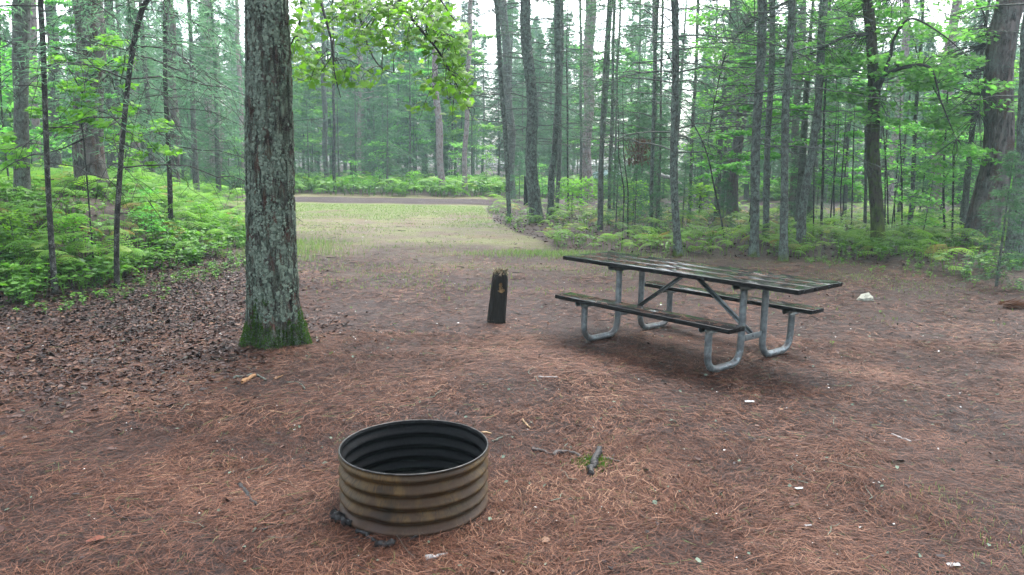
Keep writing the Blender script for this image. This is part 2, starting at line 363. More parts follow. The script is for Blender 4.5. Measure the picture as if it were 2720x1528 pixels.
# ------------------------------------------------------------------ loose litter lying on the ground
BIG = gp(715, 925); BIG[1] += .22; BIG[2] = float(T(BIG[0], BIG[1]))
RINGP = np.array([-.477, 3.612]); RINGR = .371
def in_view(x, y, m=.3):
    return np.abs(x) < (.70 * y + m)
def scatter(n, y0, y1, dens=None, seed=1, pad=1.9):
    g = np.random.default_rng(seed)
    y = g.uniform(y0, y1, n * 2); x = g.uniform(-1, 1, n * 2) * (.72 * y1 + pad)
    k = np.abs(x) < .72 * y + pad; x, y = x[k], y[k]
    if dens is not None:
        k = g.uniform(0, 1, len(x)) < dens(x, y); x, y = x[k], y[k]
    k = (np.hypot(x - RINGP[0], y - RINGP[1]) > RINGR + .01)
    return x[k], y[k]
def needle_field(n, y0, y1, wd, seed, dens=None, lift=.010, l0=.045, l1=.115):
    g = np.random.default_rng(seed); x, y = scatter(n, y0, y1, dens, seed)
    m = len(x); patch = fbm(x * 1.6, y * 1.6, 0, 77)
    k = g.uniform(0, 1, m) < smooth((.70 - patch) / .30) * .62 + .38; x, y, patch = x[k], y[k], patch[k]; m = len(x)
    a = g.uniform(0, 6.28, m) * .75 + g.normal(0, .5, m) + (fbm(x * 1.1, y * 1.1, 0, 5) - .5) * 9; L = g.uniform(l0, l1, m); bend = g.normal(0, .22, m)
    d = np.stack([np.cos(a), np.sin(a)], -1); p = np.stack([-d[:, 1], d[:, 0]], -1)
    lf = g.gamma(1.3, .5, m) * lift; pit = g.normal(0, .09, m)
    c = np.stack([x, y], -1)
    pts = np.stack([c - d * L[:, None] * .5, c + p * (bend * L)[:, None] * .5, c + d * L[:, None] * .5], 1)
    zz = T(pts[..., 0], pts[..., 1]) + .006 * (fbm(pts[..., 0] * 9, pts[..., 1] * 9, 0, 21, 3) - .5) * 2
    zz = zz + lf[:, None] + .002 + np.stack([-pit * L * .5, 0 * L, pit * L * .5], 1).clip(-.01, .05)
    wv = (p * wd * .5)[:, None]
    V = np.empty((m, 6, 3)); V[:, 0::2, :2] = pts - wv; V[:, 1::2, :2] = pts + wv; V[:, 0::2, 2] = zz; V[:, 1::2, 2] = zz + wd * .35
    qd = np.array([[0, 1, 3, 2], [2, 3, 5, 4]]); Q = (qd[None] + (np.arange(m) * 6)[:, None, None]).reshape(-1, 4)
    tone = np.clip(g.beta(2.2, 1.8, m) * .85 + (patch - .5) * -.35, 0, .95); tone = np.where(g.uniform(0, 1, m) < .012, 1, tone)
    return V.reshape(-1, 3), Q, np.repeat(tone, 6)
nm = MB()
dens1 = lambda x, y: 1 - .35 * np.clip(smooth((XL(y) - x) / 1.4) * smooth((y - 4.6) / 1.8), 0, 1)
for (n_, a_, b_, w_, sd) in ((165000, 1.7, 4.6, .0018, 1), (108000, 4.6, 7.5, .0026, 2), (98000, 7.5, 16, .0044, 3)):
    dn = (lambda x, y: dens1(x, y) * (1 - .92 * smooth((y - 11) / 5)) * (y < yr(x) + .5) * (x > xb(y))) if b_ > 8 else dens1
    V_, Q_, t_ = needle_field(n_, a_, b_, w_, sd, dn); nm.add(V_, None, Q_, t_)
tag(nm.build('pine_needle_litter', M['needles']), 'rust brown fallen pine needles covering the ground', 'pine needles', kind='stuff')

# broad dead leaves: left drift plus a sprinkling elsewhere
LV = np.array([[0, 0, 0], [.28, .3, .05], [.34, .65, .10], [0, 1, .02], [-.34, .65, .12], [-.28, .3, .03], [0, .5, -.06]])
LT = np.array([[0, 1, 6], [1, 2, 6], [2, 3, 6], [3, 4, 6], [4, 5, 6], [5, 0, 6]])
def leaves_flat(mb, x, y, smin, smax, seed, tint=None, tilt=.35, lift=.008):
    g = np.random.default_rng(seed); m = len(x); a = g.uniform(0, 6.28, m)
    d = np.stack([np.cos(a), np.sin(a), g.normal(0, tilt * .6, m)], -1); nn = nrm(np.stack([g.normal(0, tilt, m), g.normal(0, tilt, m), np.ones(m)], -1))
    s = g.uniform(smin, smax, m); pos = np.stack([x, y, T(x, y) + lift + g.uniform(0, .012, m)], -1)
    sc = np.stack([s * g.uniform(.7, 1.1, m), s, s * g.uniform(.4, 2.2, m)], -1)
    inst(mb, LV, LT, pos, frames(d, nn), sc, np.clip(g.beta(2, 2.2, m), 0, 1) if tint is None else tint)
lm = MB()
x, y = scatter(96000, 4.2, 14.5, lambda x, y: np.clip(smooth((XL(y) + .5 + 1.3 * (fbm(x * 1.2, y * 1.2, 0, 91) - .5) - x) / 1.5) * smooth((y - 4.1) / 2.4) * (1 - .8 * smooth((y - 12) / 2)), 0, 1) * (x > xb(y) - 1.2), 5)
leaves_flat(lm, x, y, .025, .065, 6, tilt=.22)
x, y = scatter(900, 2.6, 13, lambda x, y: .3 + 0 * x, 8); leaves_flat(lm, x, y, .03, .06, 9)
x, y = scatter(9000, 13, 26, lambda x, y: (y > yr(x)) * (x > -.6) * .8, 18); leaves_flat(lm, x, y, .05, .10, 19)
tag(lm.build('leaf_litter', M['litter']), 'wet dark purplish dead leaves drifted along the foot of the bank', 'leaf litter', kind='stuff')

# pale chips, lichen flakes, green bits
cm = MB()
for (n_, a_, b_, s0, s1, sd) in ((260, 2.6, 7, .006, .018, 31), (900, 7, 16, .012, .03, 32), (1500, 16, 29.5, .02, .05, 33)):
    x, y = scatter(n_, a_, b_, lambda x, y: (x > xb(y) + .3) * (y < yr(x) + .3) * np.where(y > 8, .25 + .9 * smooth((fbm(x * .9, y * .9, 0, 90) - .5) / .12), .8), sd)
    leaves_flat(cm, x, y, s0, s1, sd, np.random.default_rng(sd).uniform(0, 1, len(x)), .3, .012)
tag(cm.build('pale_wood_chips', M['chips']), 'tiny pale chips and pebbles sprinkled over the ground', 'wood chips', kind='stuff')
bm_ = MB(); x, y = scatter(420, 2.7, 9, None, 41); leaves_flat(bm_, x, y, .012, .035, 42, None, .5, .014)
tag(bm_.build('lichen_flakes', M['lichen_bits']), 'small grey green lichen flakes fallen on the needles', 'lichen flakes', kind='stuff')

tw = MB(); g = np.random.default_rng(44)
for (n_, a_, b_, r_) in ((170, 2.7, 6, .0017), (220, 6, 11, .0026), (260, 11, 24, .005)):
    x, y = scatter(n_, a_, b_, lambda x, y: (x > xb(y)) * 1.0, n_); m = len(x); a = g.uniform(0, 6.28, m); L = g.uniform(.05, .22, m); t_ = np.linspace(-.5, .5, 5)
    c = np.stack([x, y], -1)[:, None] + np.stack([np.cos(a), np.sin(a)], -1)[:, None] * (L[:, None] * t_)[..., None] + g.normal(0, .06, (m, 5, 2)) * L[:, None, None]
    tubes(tw, np.concatenate([c, (T(c[..., 0], c[..., 1]) + .016)[..., None]], -1), r_ * g.uniform(.6, 1.6, (m, 1)) * np.linspace(1, .6, 5), 4, g.uniform(0, 1, m))
tag(tw.build('twig_litter', tinted('twig_bits', [(0, (.006, .005, .005)), (.6, (.03, .022, .02)), (.85, (.09, .075, .06)), (1, (.10, .13, .10))], .7, .15)), 'small broken twigs strewn over the needles', 'twigs', kind='stuff')
bk_ = MB(); x, y = scatter(520, 2.7, 12, lambda x, y: (x > xb(y)) * 1.0, 46); leaves_flat(bk_, x, y, .014, .045, 47, None, .3, .012)
tag(bk_.build('bark_crumbs', tinted('bark_crumbs', [(0, (.006, .005, .006)), (.5, (.025, .018, .02)), (.8, (.07, .035, .025)), (1, (.20, .12, .06))], .6, .15)), 'dark bark crumbs and curled brown leaf bits among the needles', 'bark bits', kind='stuff')

# grass blades in the clearing and small green sprigs
gb = MB(); g = np.random.default_rng(50)
def blades(mb, x, y, h0, h1, wd, seed, tint=None):
    g = np.random.default_rng(seed); m = len(x); a = g.uniform(0, 6.28, m); h = g.uniform(h0, h1, m)
    b = np.stack([x, y, T(x, y)], -1); side = np.stack([np.cos(a), np.sin(a), 0 * a], -1) * wd * .5
    ln = np.stack([np.cos(a + 1.6), np.sin(a + 1.6), 0 * a], -1) * (h * g.uniform(.1, .8, m))[:, None]
    top = b + ln + np.stack([0 * h, 0 * h, h], -1); mid = b + ln * .35 + np.stack([0 * h, 0 * h, h * .6], -1)
    V = np.stack([b - side, b + side, mid + side * .8, mid - side * .8, top], 1); off = (np.arange(m) * 5)[:, None, None]
    mb.add(V.reshape(-1, 3), (np.array([[3, 2, 4]])[None] + off).reshape(-1, 3), (np.array([[0, 1, 2, 3]])[None] + off).reshape(-1, 4), np.repeat(g.uniform(0, 1, m) if tint is None else tint, 5))
def gd(x, y): return (x > xb(y)) * (y < yr(x)) * np.clip(.05 + smooth((y - 20 + (fbm(x * .8, y * .8, 0, 31) - .5) * 14) / 5) + .5 * smooth((fbm(x * .6, y * .9, 0, 63) - .5) / .12) * (y > 10), 0, 1)
x, y = scatter(130000, 9, 29.6, gd, 51); blades(gb, x, y, .015, .05, .010, 52)
k = (x > 1e9)
x = g.normal(.9, .9, 2500); y = 14.1 + g.normal(0, .35, 2500) ; kk = y < 14.6; blades(gb, x[kk], y[kk], .03, .10, .009, 53)
x = g.normal(-4.2, .5, 1800); y = g.uniform(12.6, 16, 1800); blades(gb, x, y, .04, .15, .008, 54)
for (px, py, r_, n_) in ((2530, 1350, .12, 60), (2620, 1440, .14, 60), (2480, 1310, .08, 30), (2330, 850, .2, 40), (2270, 735, .35, 400), (2400, 757, .5, 400)):
    c = gp(px, py); blades(gb, c[0] + g.normal(0, r_, n_), c[1] + g.normal(0, r_, n_), .012, .04, .003 if py > 1000 else .006, px)
tag(gb.build('clearing_grass', M['grass']), 'thin yellow green grass growing over the clearing', 'grass', kind='stuff')

# ------------------------------------------------------------------ box helper
def box(mb, c, dx, dy, dz, ax=(1, 0, 0), ay=(0, 1, 0), az=(0, 0, 1), bev=.006, tint=.5):
    """bevelled box: centre c, half sizes dx dy dz along axes"""
    bx_ = bmesh.new(); bmesh.ops.create_cube(bx_, size=2)
    for v in bx_.verts: v.co.x *= dx; v.co.y *= dy; v.co.z *= dz
    if bev: bmesh.ops.bevel(bx_, geom=bx_.edges[:], offset=bev, segments=2, profile=.6, affect='EDGES')
    A = np.stack([np.array(ax, float), np.array(ay, float), np.array(az, float)], 1)
    bx_.verts.ensure_lookup_table()
    V = np.array([v.co[:] for v in bx_.verts]) @ A.T + np.array(c, float)
    t = []; q_ = []
    for f in bx_.faces:
        ids = [v.index for v in f.verts]
        if len(ids) == 3: t.append(ids)
        elif len(ids) == 4: q_.append(ids)
        else:
            for k in range(1, len(ids) - 1): t.append([ids[0], ids[k], ids[k + 1]])
    bx_.free(); mb.add(V, np.array(t) if t else None, np.array(q_) if q_ else None, tint)
import bmesh

# ------------------------------------------------------------------ picnic table
def wetboard():
    m, nt = mat('wet_black_board'); n = N(nt); g = n('TexCoord').outputs['Object']
    gr = n.noise(n.mapping(g, (.06, 1, 1)), 60, 4, .6); wet = n.noise(n.mapping(g, (.7, 1.4, 1)), 6, 4, .6)
    up = n('SeparateXYZ', {0: n('NewGeometry').outputs['Normal']}).outputs[2]
    wk = n.math('MULTIPLY', n.fr(wet, .40, .60), n.fr(up, .6, .9))
    c = n.mix(gr, (.004, .0038, .004), (.011, .0105, .0108))
    r = n.math('SUBTRACT', .24, n.math('MULTIPLY', n.fr(up, .6, .9), .13))
    b = n('Bump', {'Height': gr, 'Strength': n.math('SUBTRACT', .05, n.math('MULTIPLY', wk, .04)), 'Distance': .002}).outputs[0]
    n.out(n('BsdfPrincipled', {'Base Color': c, 'Roughness': r, 'Normal': b, 'Specular IOR Level': n.math('ADD', n.math('MULTIPLY', n.fr(up, .6, .9), .14), .05)}).outputs[0]); return m
def galv():
    m, nt = mat('galvanised_steel'); n = N(nt); g = n('TexCoord').outputs['Object']
    f = n.noise(g, 18, 4, .6); d = n.noise(g, 9, 4, .7, .5); z = n('SeparateXYZ', {0: g}).outputs[2]
    c = n.mix(n.fr(f, .35, .65), (.075, .092, .098), (.165, .195, .20))
    lo = n.fr(z, .42, .02)
    k = n.math('MULTIPLY', n.fr(d, .44, .54), lo)
    c = n.mix(n.math('MULTIPLY', k, .85), c, (.035, .03, .026))
    n.out(n('BsdfPrincipled', {'Base Color': c, 'Roughness': n.math('ADD', n.math('MULTIPLY', f, .25), .30), 'Metallic': n.math('SUBTRACT', .45, n.math('MULTIPLY', k, .45)), 'Normal': n('Bump', {'Height': f, 'Strength': .15, 'Distance': .004}).outputs[0]}).outputs[0]); return m
M['board'] = wetboard(); M['galv'] = galv()
TC = np.array([1.80, 6.826]); TY = -.854
tz = float(T(*TC)) + .0
tab = empty('picnic_table', (TC[0], TC[1], tz), TY, label='picnic table with wet black top and benches on grey steel tube legs', cat='picnic table')
X0, X1, W_, TH = -1.534, 1.06, .363, .038
top = MB()
pw = 2 * W_ / 3
for k in range(3): box(top, ((X0 + X1) / 2, -W_ + pw * (k + .5), .76 - TH / 2), (X1 - X0) / 2, pw / 2 - .0018, TH / 2, bev=.003)
top.build('tabletop', M['board'], tab)
for sgn in (-1, 1):
    b = MB(); box(b, ((-1.231 + .724) / 2, sgn * .649, .441 - TH / 2), (1.231 + .724) / 2, .111, TH / 2, bev=.005)
    b.build('bench_seat', M['board'], tab)
def tube_path(pts, r=.09, n=7):     # polyline with rounded corners
    pts = [np.array(p, float) for p in pts]; out = [pts[0]]
    for i in range(1, len(pts) - 1):
        a, b, c = pts[i - 1], pts[i], pts[i + 1]; u = (a - b) / np.linalg.norm(a - b); v = (c - b) / np.linalg.norm(c - b)
        p0, p2 = b + u * r, b + v * r
        for k in range(n + 1):
            f = k / n; out.append((1 - f) ** 2 * p0 + 2 * f * (1 - f) * b + f * f * p2)
    out.append(pts[-1]); return np.array(out)
TR = .030
for gxx in (-.926, .471):
    for sgn in (-1, 1):
        gz = float(T(TC[0], TC[1])) * 0
        b = MB(); P = tube_path([(gxx, sgn * .657, .40), (gxx, sgn * .657, TR), (gxx, sgn * .175, TR), (gxx, sgn * .175, .72)], .15, 9)
        tubes(b, P, TR, 20); b.build('leg', M['galv'], tab, True)
    # cross channels under the top and under each bench
    b = MB(); ln = .30; a = np.linspace(math.pi / 2, 0, 6)
    prof = [(-ln, .722), (-ln, .70)] + [(-ln + .045 * (1 - math.cos(x_)) , .70 - .032 * math.sin(x_)) for x_ in np.linspace(.2, math.pi / 2, 5)] + [(ln - .045 * (1 - math.cos(x_)), .70 - .032 * math.sin(x_)) for x_ in np.linspace(math.pi / 2, .2, 5)] + [(ln, .70), (ln, .722)]
    def plate(b, prof, x, t):
        V = np.array([(x - t, p[0], p[1]) for p in prof] + [(x + t, p[0], p[1]) for p in prof]); k = len(prof)
        tr = []; qs = []
        for i in range(1, k - 1): tr += [[0, i, i + 1], [k, k + i + 1, k + i]]
        for i in range(k): j = (i + 1) % k; qs.append([i, j, k + j, k + i])
        b.add(V, np.array(tr), np.array(qs))
    plate(b, prof, gxx - .036, .004); plate(b, prof, gxx + .036, .004)
    b.build('top_bracket', M['galv'], tab)
    for sgn in (-1, 1):
        b = MB(); pr = [(sgn * .54, .403), (sgn * .54, .39), (sgn * .565, .36), (sgn * .73, .36), (sgn * .752, .385), (sgn * .752, .403)]
        plate(b, pr, gxx - .035, .004); plate(b, pr, gxx + .035, .004); b.build('bench_bracket', M['galv'], tab)
    b = MB(); box(b, (gxx, 0, .235), .006, .150, .028, bev=.003); tubes(b, np.array([[gxx + .004, 0, .24], [gxx + .016, 0, .24]]), .010, 8, cap=True)
    b.build('leg_tie', M['galv'], tab)
for gxx, xm in ((-.926, -.26), (.471, -.20)):
    b = MB(); P = np.array([[gxx + (.02 if gxx < 0 else -.02), 0, .25], [xm, 0, .715]]); d = nrm(P[1] - P[0])
    nn = np.cross(d, (0, 1, 0)); box(b, P.mean(0), np.linalg.norm(P[1] - P[0]) / 2, .019, .004, d, (0, 1, 0), nn, bev=0)
    box(b, P.mean(0) + np.array([0, .019, 0]) - nn * .012, np.linalg.norm(P[1] - P[0]) / 2, .003, .014, d, (0, 1, 0), nn, bev=0)
    b.build('brace', M['galv'], tab)
# needles stuck on the wet boards
g = np.random.default_rng(60); b = MB(); rt = np.array([[math.cos(TY), -math.sin(TY)], [math.sin(TY), math.cos(TY)]])
def on_board(n_, xa, xb_, ya, yb_, z):
    a = g.normal(0, 1.2, n_); L = g.uniform(.05, .12, n_); c = np.stack([g.uniform(xa, xb_, n_), g.uniform(ya, yb_, n_)], -1)
    d = np.stack([np.cos(a), np.sin(a)], -1) * L[:, None] * .5; bd = np.stack([-d[:, 1], d[:, 0]], -1) * g.normal(0, .3, n_)[:, None]
    P = np.stack([c - d, c + bd, c + d], 1) @ rt.T + TC; Z_ = np.full(P.shape[:2] + (1,), tz + z + .0015)
    tubes(b, np.concatenate([P, Z_], -1), .0011, 3, g.beta(2, 1.5, n_) * .5 + .4)
on_board(160, X0 + .05, X1 - .05, -W_ + .05, W_ - .05, .76)
on_board(80, -1.2, .70, -.75, -.55, .441); on_board(80, -1.2, .70, .55, .75, .441)
tag(b.build('needles_on_table', M['needles']), 'tan pine needles stuck to the wet tabletop and benches', 'pine needles', kind='stuff')

# ------------------------------------------------------------------ fire ring
def ring_mats():
    m, nt = mat('rusted_corrugated_steel'); n = N(nt); tc = n('TexCoord').outputs['Object']
    sx = n('SeparateXYZ', {0: tc}); ang = n.math('ARCTAN2', sx.outputs[1], sx.outputs[0]); z = sx.outputs[2]
    uv = n('CombineXYZ', {0: n.math('MULTIPLY', ang, 5.0), 1: n.math('MULTIPLY', z, 3.0), 2: 0.0}).outputs[0]
    f = n.noise(tc, 5, 4, .6); f2 = n.noise(tc, 60, 4, .7); dr = n.noise(uv, 9, 5, .75, .2); st = n.noise(uv, 2.2, 3)
    c = n.ramp(f, [(.36, (.012, .007, .003)), (.45, (.046, .027, .009)), (.54, (.080, .050, .018)), (.66, (.052, .043, .024))])
    c = n.mix(n.math('MULTIPLY', n.fr(dr, .46, .58), n.math('MULTIPLY', n.fr(st, .40, .52), .9)), c, (.020, .013, .008))
    c = n.mix(n.math('MULTIPLY', n.fr(z, .13, .02), .75), c, n.mix(f2, (.025, .015, .011), (.065, .040, .030)))
    c = n.mix(n.math('MULTIPLY', n.fr(f2, .60, .68), .6), c, (.03, .018, .010))
    c = n.mix(n.math('MULTIPLY', n.fr(n.noise(tc, 3.2, 4, .7, .6), .50, .60), .8), c, n.mix(f2, (.012, .008, .006), (.05, .028, .014)))
    c = n.mix(1.0, c, (.85, .82, .80), 'MULTIPLY')
    b = n('Bump', {'Height': f2, 'Strength': .2, 'Distance': .004}).outputs[0]
    n.out(n('BsdfPrincipled', {'Base Color': c, 'Roughness': n.math('ADD', n.math('MULTIPLY', f, .35), .32), 'Metallic': .1, 'Specular IOR Level': .14, 'Normal': b}).outputs[0])
    m2, nt = mat('sooty_steel'); n = N(nt); tc = n('TexCoord').outputs['Object']
    sx = n('SeparateXYZ', {0: tc}); ang = n.math('ARCTAN2', sx.outputs[1], sx.outputs[0])
    uv = n('CombineXYZ', {0: n.math('MULTIPLY', ang, 6.0), 1: n.math('MULTIPLY', sx.outputs[2], 4.0), 2: 0.0}).outputs[0]
    f = n.noise(uv, 7, 5, .7); c = n.mix(n.fr(f, .4, .6), (.0008, .0008, .001), (.004, .0042, .005))
    n.out(n('BsdfPrincipled', {'Base Color': c, 'Roughness': n.math('ADD', n.math('MULTIPLY', f, .5), .30), 'Specular IOR Level': .06, 'Normal': n('Bump', {'Height': n.noise(tc, 50, 4), 'Strength': .25, 'Distance': .004}).outputs[0]}).outputs[0])
    return m, m2
M['rust'], M['soot'] = ring_mats()
rgz = float(T(*RINGP)) - .01
ring = empty('fire_ring', (RINGP[0], RINGP[1], rgz), 0, label='round corrugated rusty steel fire ring with sooty black inside', cat='fire ring')
RH = .322; zz = np.linspace(-.03, RH, 120); ph = np.linspace(0, 2 * math.pi, 145)[:-1]
def ring_wall(off):
    ZZ, PP = np.meshgrid(zz, ph, indexing='ij')
    wv = np.cos((ZZ - RH + .030) / .066 * 2 * math.pi); flat = smooth((RH - ZZ) / .02)
    r = RINGR - .011 + .0105 * (wv * flat + .6 * (1 - flat)) + off
    r = r + .004 * np.sin(PP * 2 + .6) + .003 * (fbm(np.cos(PP) * 2, np.sin(PP) * 2, ZZ * 6, 8) - .5) - .012 * np.exp(-(((PP - 4.25) / .16) ** 2 + ((ZZ - .09) / .05) ** 2))
    V = np.stack([r * np.cos(PP), r * np.sin(PP), ZZ + .004 * np.sin(PP + 1)], -1); k, m_ = ZZ.shape
    i = np.arange(k - 1)[:, None] * m_; j = np.arange(m_)[None]; j2 = (j + 1) % m_
    return V.reshape(-1, 3), np.stack([i + j, i + j2, i + m_ + j2, i + m_ + j], -1).reshape(-1, 4)
V_, Q_ = ring_wall(0); MB().add(V_, None, Q_).build('outer_wall', M['rust'], ring, True)
V_, Q_ = ring_wall(-.006); MB().add(V_, None, Q_[:, ::-1]).build('inner_wall', M['soot'], ring, True)
b = MB(); P = np.stack([(RINGR - .006) * np.cos(ph), (RINGR - .006) * np.sin(ph), RH + .004 * np.sin(ph + 1) + 0 * ph], -1); r0_ = .004 * np.sin(ph * 2 + .6)
P[:, 0] += r0_ * np.cos(ph); P[:, 1] += r0_ * np.sin(ph); P = np.concatenate([P, P[:1]]); tubes(b, P, .0042, 8)
M['rim'] = simple('worn_steel_rim', (.008, .008, .008), (.055, .055, .052), 25, .4, .2, .4)
b.build('rim', M['rim'], ring, True)
b = MB(); a = np.random.default_rng(3); rr_ = np.linspace(0, RINGR - .03, 14); A_, B_ = np.meshgrid(rr_, ph[::3], indexing='ij')
xx_, yy_ = A_ * np.cos(B_), A_ * np.sin(B_); zA = .02 + .05 * fbm(xx_ * 9, yy_ * 9, 0, 4); k, m_ = A_.shape
i = np.arange(k - 1)[:, None] * m_; j = np.arange(m_)[None]; j2 = (j + 1) % m_
b.add(np.stack([xx_, yy_, zA], -1).reshape(-1, 3), None, np.stack([i + j, i + j2, i + m_ + j2, i + m_ + j], -1).reshape(-1, 4))
b.build('ash_bed', simple('black_ash', (.002, .002, .002), (.010, .010, .010), 40, .95, .5, spec=.05), ring, True)

# ------------------------------------------------------------------ lumps, sticks and other single things lying about
def lump(c, sx, sy, sz, rz=0, seed=0, rough=.25, sub=3, fac=(1, 1, 1)):
    b_ = bmesh.new(); bmesh.ops.create_icosphere(b_, subdivisions=sub, radius=1)
    V = np.array([v.co[:] for v in b_.verts]); F = np.array([[v.index for v in f.verts] for f in b_.faces]); b_.free()
    n_ = fbm(V[:, 0] * 1.6 + seed * 7, V[:, 1] * 1.6, V[:, 2] * 1.6, seed, 3); V = V * (1 + (n_[:, None] - .5) * rough * 2)
    V = V * np.array([sx, sy, sz]); ca, sa = math.cos(rz), math.sin(rz)
    V = np.stack([V[:, 0] * ca - V[:, 1] * sa, V[:, 0] * sa + V[:, 1] * ca, V[:, 2]], -1)
    return MB().add(V + np.array(c), F)
def stick(name, label, pxs, rad, mt, cat='stick', seed=0, lift=.0, taper=.6, sides=7, group=None, flat=1.0):
    P = np.array([gp(*p) for p in pxs]); P[:, 2] += rad * .7 + lift; k = max(6, len(pxs) * 4)
    P = bez(P, k); g_ = np.random.default_rng(seed); P[1:-1] += g_.normal(0, rad * .35, (k - 2, 3)) * np.array([1, 1, .4])
    R = rad * np.linspace(1, taper, k) * g_.uniform(.75, 1.2, k); b = MB(); o0 = P[0].copy(); tubes(b, P - o0, R, sides, cap=True)
    o = b.build(name, mt, smooth_=False); o.location = o0.tolist(); return tag(o, label, cat, group)
M['char'] = simple('charred_wood', (.003, .003, .0035), (.016, .015, .015), 60, .55, .8)
M['stick_dark'] = simple('wet_dark_stick', (.008, .006, .006), (.03, .022, .02), 60, .5, .6)
M['wood_fresh'] = simple('split_orange_wood', (.16, .075, .028), (.27, .15, .07), 40, .7, .6)
M['wood_pale'] = simple('pale_weathered_wood', (.18, .17, .165), (.30, .29, .28), 40, .7, .4)
M['wood_tan'] = simple('tan_wood', (.19, .12, .06), (.30, .21, .12), 50, .7, .4)
M['lich_stick'] = simple('lichened_stick', (.03, .026, .022), (.12, .15, .12), 35, .85, .8)
M['plastic_white'] = simple('white_litter', (.28, .30, .31), (.40, .42, .43), 12, .5, .2)
stick('split_wood', 'bright orange piece of split wood below the big lichened tree', [(644, 1022), (660, 1012), (678, 1003)], .018, M['wood_fresh'], 'wood piece', 1, .005, .7)
stick('lichened_branch', 'short lichen crusted branch beside the orange split wood', [(620, 1006), (650, 1003), (676, 998), (706, 1012)], .012, M['lich_stick'], 'branch', 2)
stick('lichened_branch', 'curved lichened twig right of the orange split wood', [(762, 1018), (790, 1017), (805, 1028), (812, 1036)], .007, M['lich_stick'], 'branch', 3)
stick('wood_chip', 'thin orange wood sliver just right of the split wood', [(728, 1008), (745, 1002), (752, 999)], .007, M['wood_fresh'], 'wood chip', 4)
stick('fallen_stick', 'dark bare stick among dead leaves left of the big tree', [(362, 1045), (395, 1037), (425, 1030), (455, 1019)], .010, M['stick_dark'], 'stick', 5)
stick('lichened_branch', 'pale curved lichened twig in the left foreground needles', [(403, 1095), (430, 1100), (465, 1101), (480, 1093), (500, 1068)], .0055, M['lich_stick'], 'branch', 6)
stick('charred_stick', 'charred black stick end left of the fire ring', [(636, 1292), (655, 1312), (668, 1330), (682, 1346)], .013, M['char'], 'stick', 7)
stick('fallen_stick', 'short straight dark stick in front left of the fire ring', [(693, 1392), (715, 1396), (750, 1398)], .005, M['stick_dark'], 'stick', 8, .003)
stick('fallen_stick', 'stubby black stick just below the straight dark one', [(696, 1412), (712, 1407), (726, 1404)], .006, M['char'], 'stick', 9, .003)
stick('fallen_stick', 'long thin curved twig in the lower left needles', [(292, 1347), (310, 1370), (345, 1382), (390, 1380)], .004, M['stick_dark'], 'stick', 10, .006)
stick('dry_stick', 'small straight tan stick in the needles below the big tree', [(718, 1094), (745, 1098), (768, 1103)], .004, M['wood_tan'], 'stick', 11, .004)
stick('pale_stick', 'thin white stick between fire ring and picnic table', [(1430, 1004), (1456, 1005), (1481, 1005)], .006, M['wood_pale'], 'stick', 12, .006, 1)
stick('pale_stick', 'pale grey stick lying right of the table in the foreground', [(2368, 1157), (2395, 1168), (2419, 1177)], .006, M['wood_pale'], 'stick', 13, .006, 1)
stick('wood_chip', 'yellow wood chip at the right rim side of the fire ring', [(1279, 1152), (1295, 1153), (1306, 1155)], .008, M['wood_tan'], 'wood chip', 14, .002)
stick('wood_chip', 'curled yellow wood chip above right of the fire ring', [(1389, 1117), (1397, 1130), (1410, 1140)], .008, M['wood_tan'], 'wood chip', 15, .002)
stick('pale_stick', 'grey weathered sliver right of the fire ring', [(1308, 1176), (1330, 1166), (1350, 1158)], .007, M['lich_stick'], 'stick', 16, .002)
stick('exposed_root', 'short dark root stub nearest the fire ring', [(1412, 1195), (1435, 1200), (1460, 1207)], .016, M['stick_dark'], 'root', 17, -.006)
stick('exposed_root', 'knobbly middle root between stub and mossy root', [(1470, 1213), (1500, 1204), (1525, 1208), (1545, 1218)], .018, M['stick_dark'], 'root', 18, -.006)
stick('exposed_root', 'thick charred root standing proud of green moss', [(1594, 1199), (1586, 1212), (1577, 1226), (1581, 1240), (1571, 1252), (1568, 1266)], .020, M['char'], 'root', 19, .002, .9)
stick('exposed_root', 'thin root running right from the mossy charred root', [(1600, 1219), (1628, 1224), (1652, 1232)], .012, M['stick_dark'], 'root', 20, -.003)
stick('charred_stick', 'charred log stub against the left foot of the fire ring', [(884, 1378), (905, 1390), (930, 1402)], .026, M['char'], 'stick', 21, .002, .7)
stick('charred_stick', 'thin charred stick at the front foot of the fire ring', [(950, 1415), (975, 1428), (998, 1442)], .012, M['char'], 'stick', 22, .002)
stick('charred_stick', 'black charcoal block in front of the fire ring', [(1000, 1452), (1022, 1456), (1046, 1452)], .018, M['char'], 'stick', 23, .002, .9)
stick('charred_stick', 'upright charred twig leaning at the ring base', [(1085, 1440), (1112, 1428), (1142, 1420)], .006, M['char'], 'stick', 24, .006)
stick('bark_flake', 'pale flaking bark piece at the bottom centre foreground', [(1130, 1488), (1160, 1480), (1188, 1474)], .014, M['wood_pale'], 'bark', 25, -.006)
# moss round the charred root
c0 = gp(1578, 1232); g = np.random.default_rng(61); b = MB(); k = 1500
x = c0[0] + g.normal(0, .045, k); y = c0[1] + g.normal(0, .045, k); blades(b, x, y, .006, .028, .004, 62, g.uniform(.3, 1, k))
tag(b.build('moss_clump', M['moss']), 'bright green moss around the charred root', 'moss', kind='stuff')
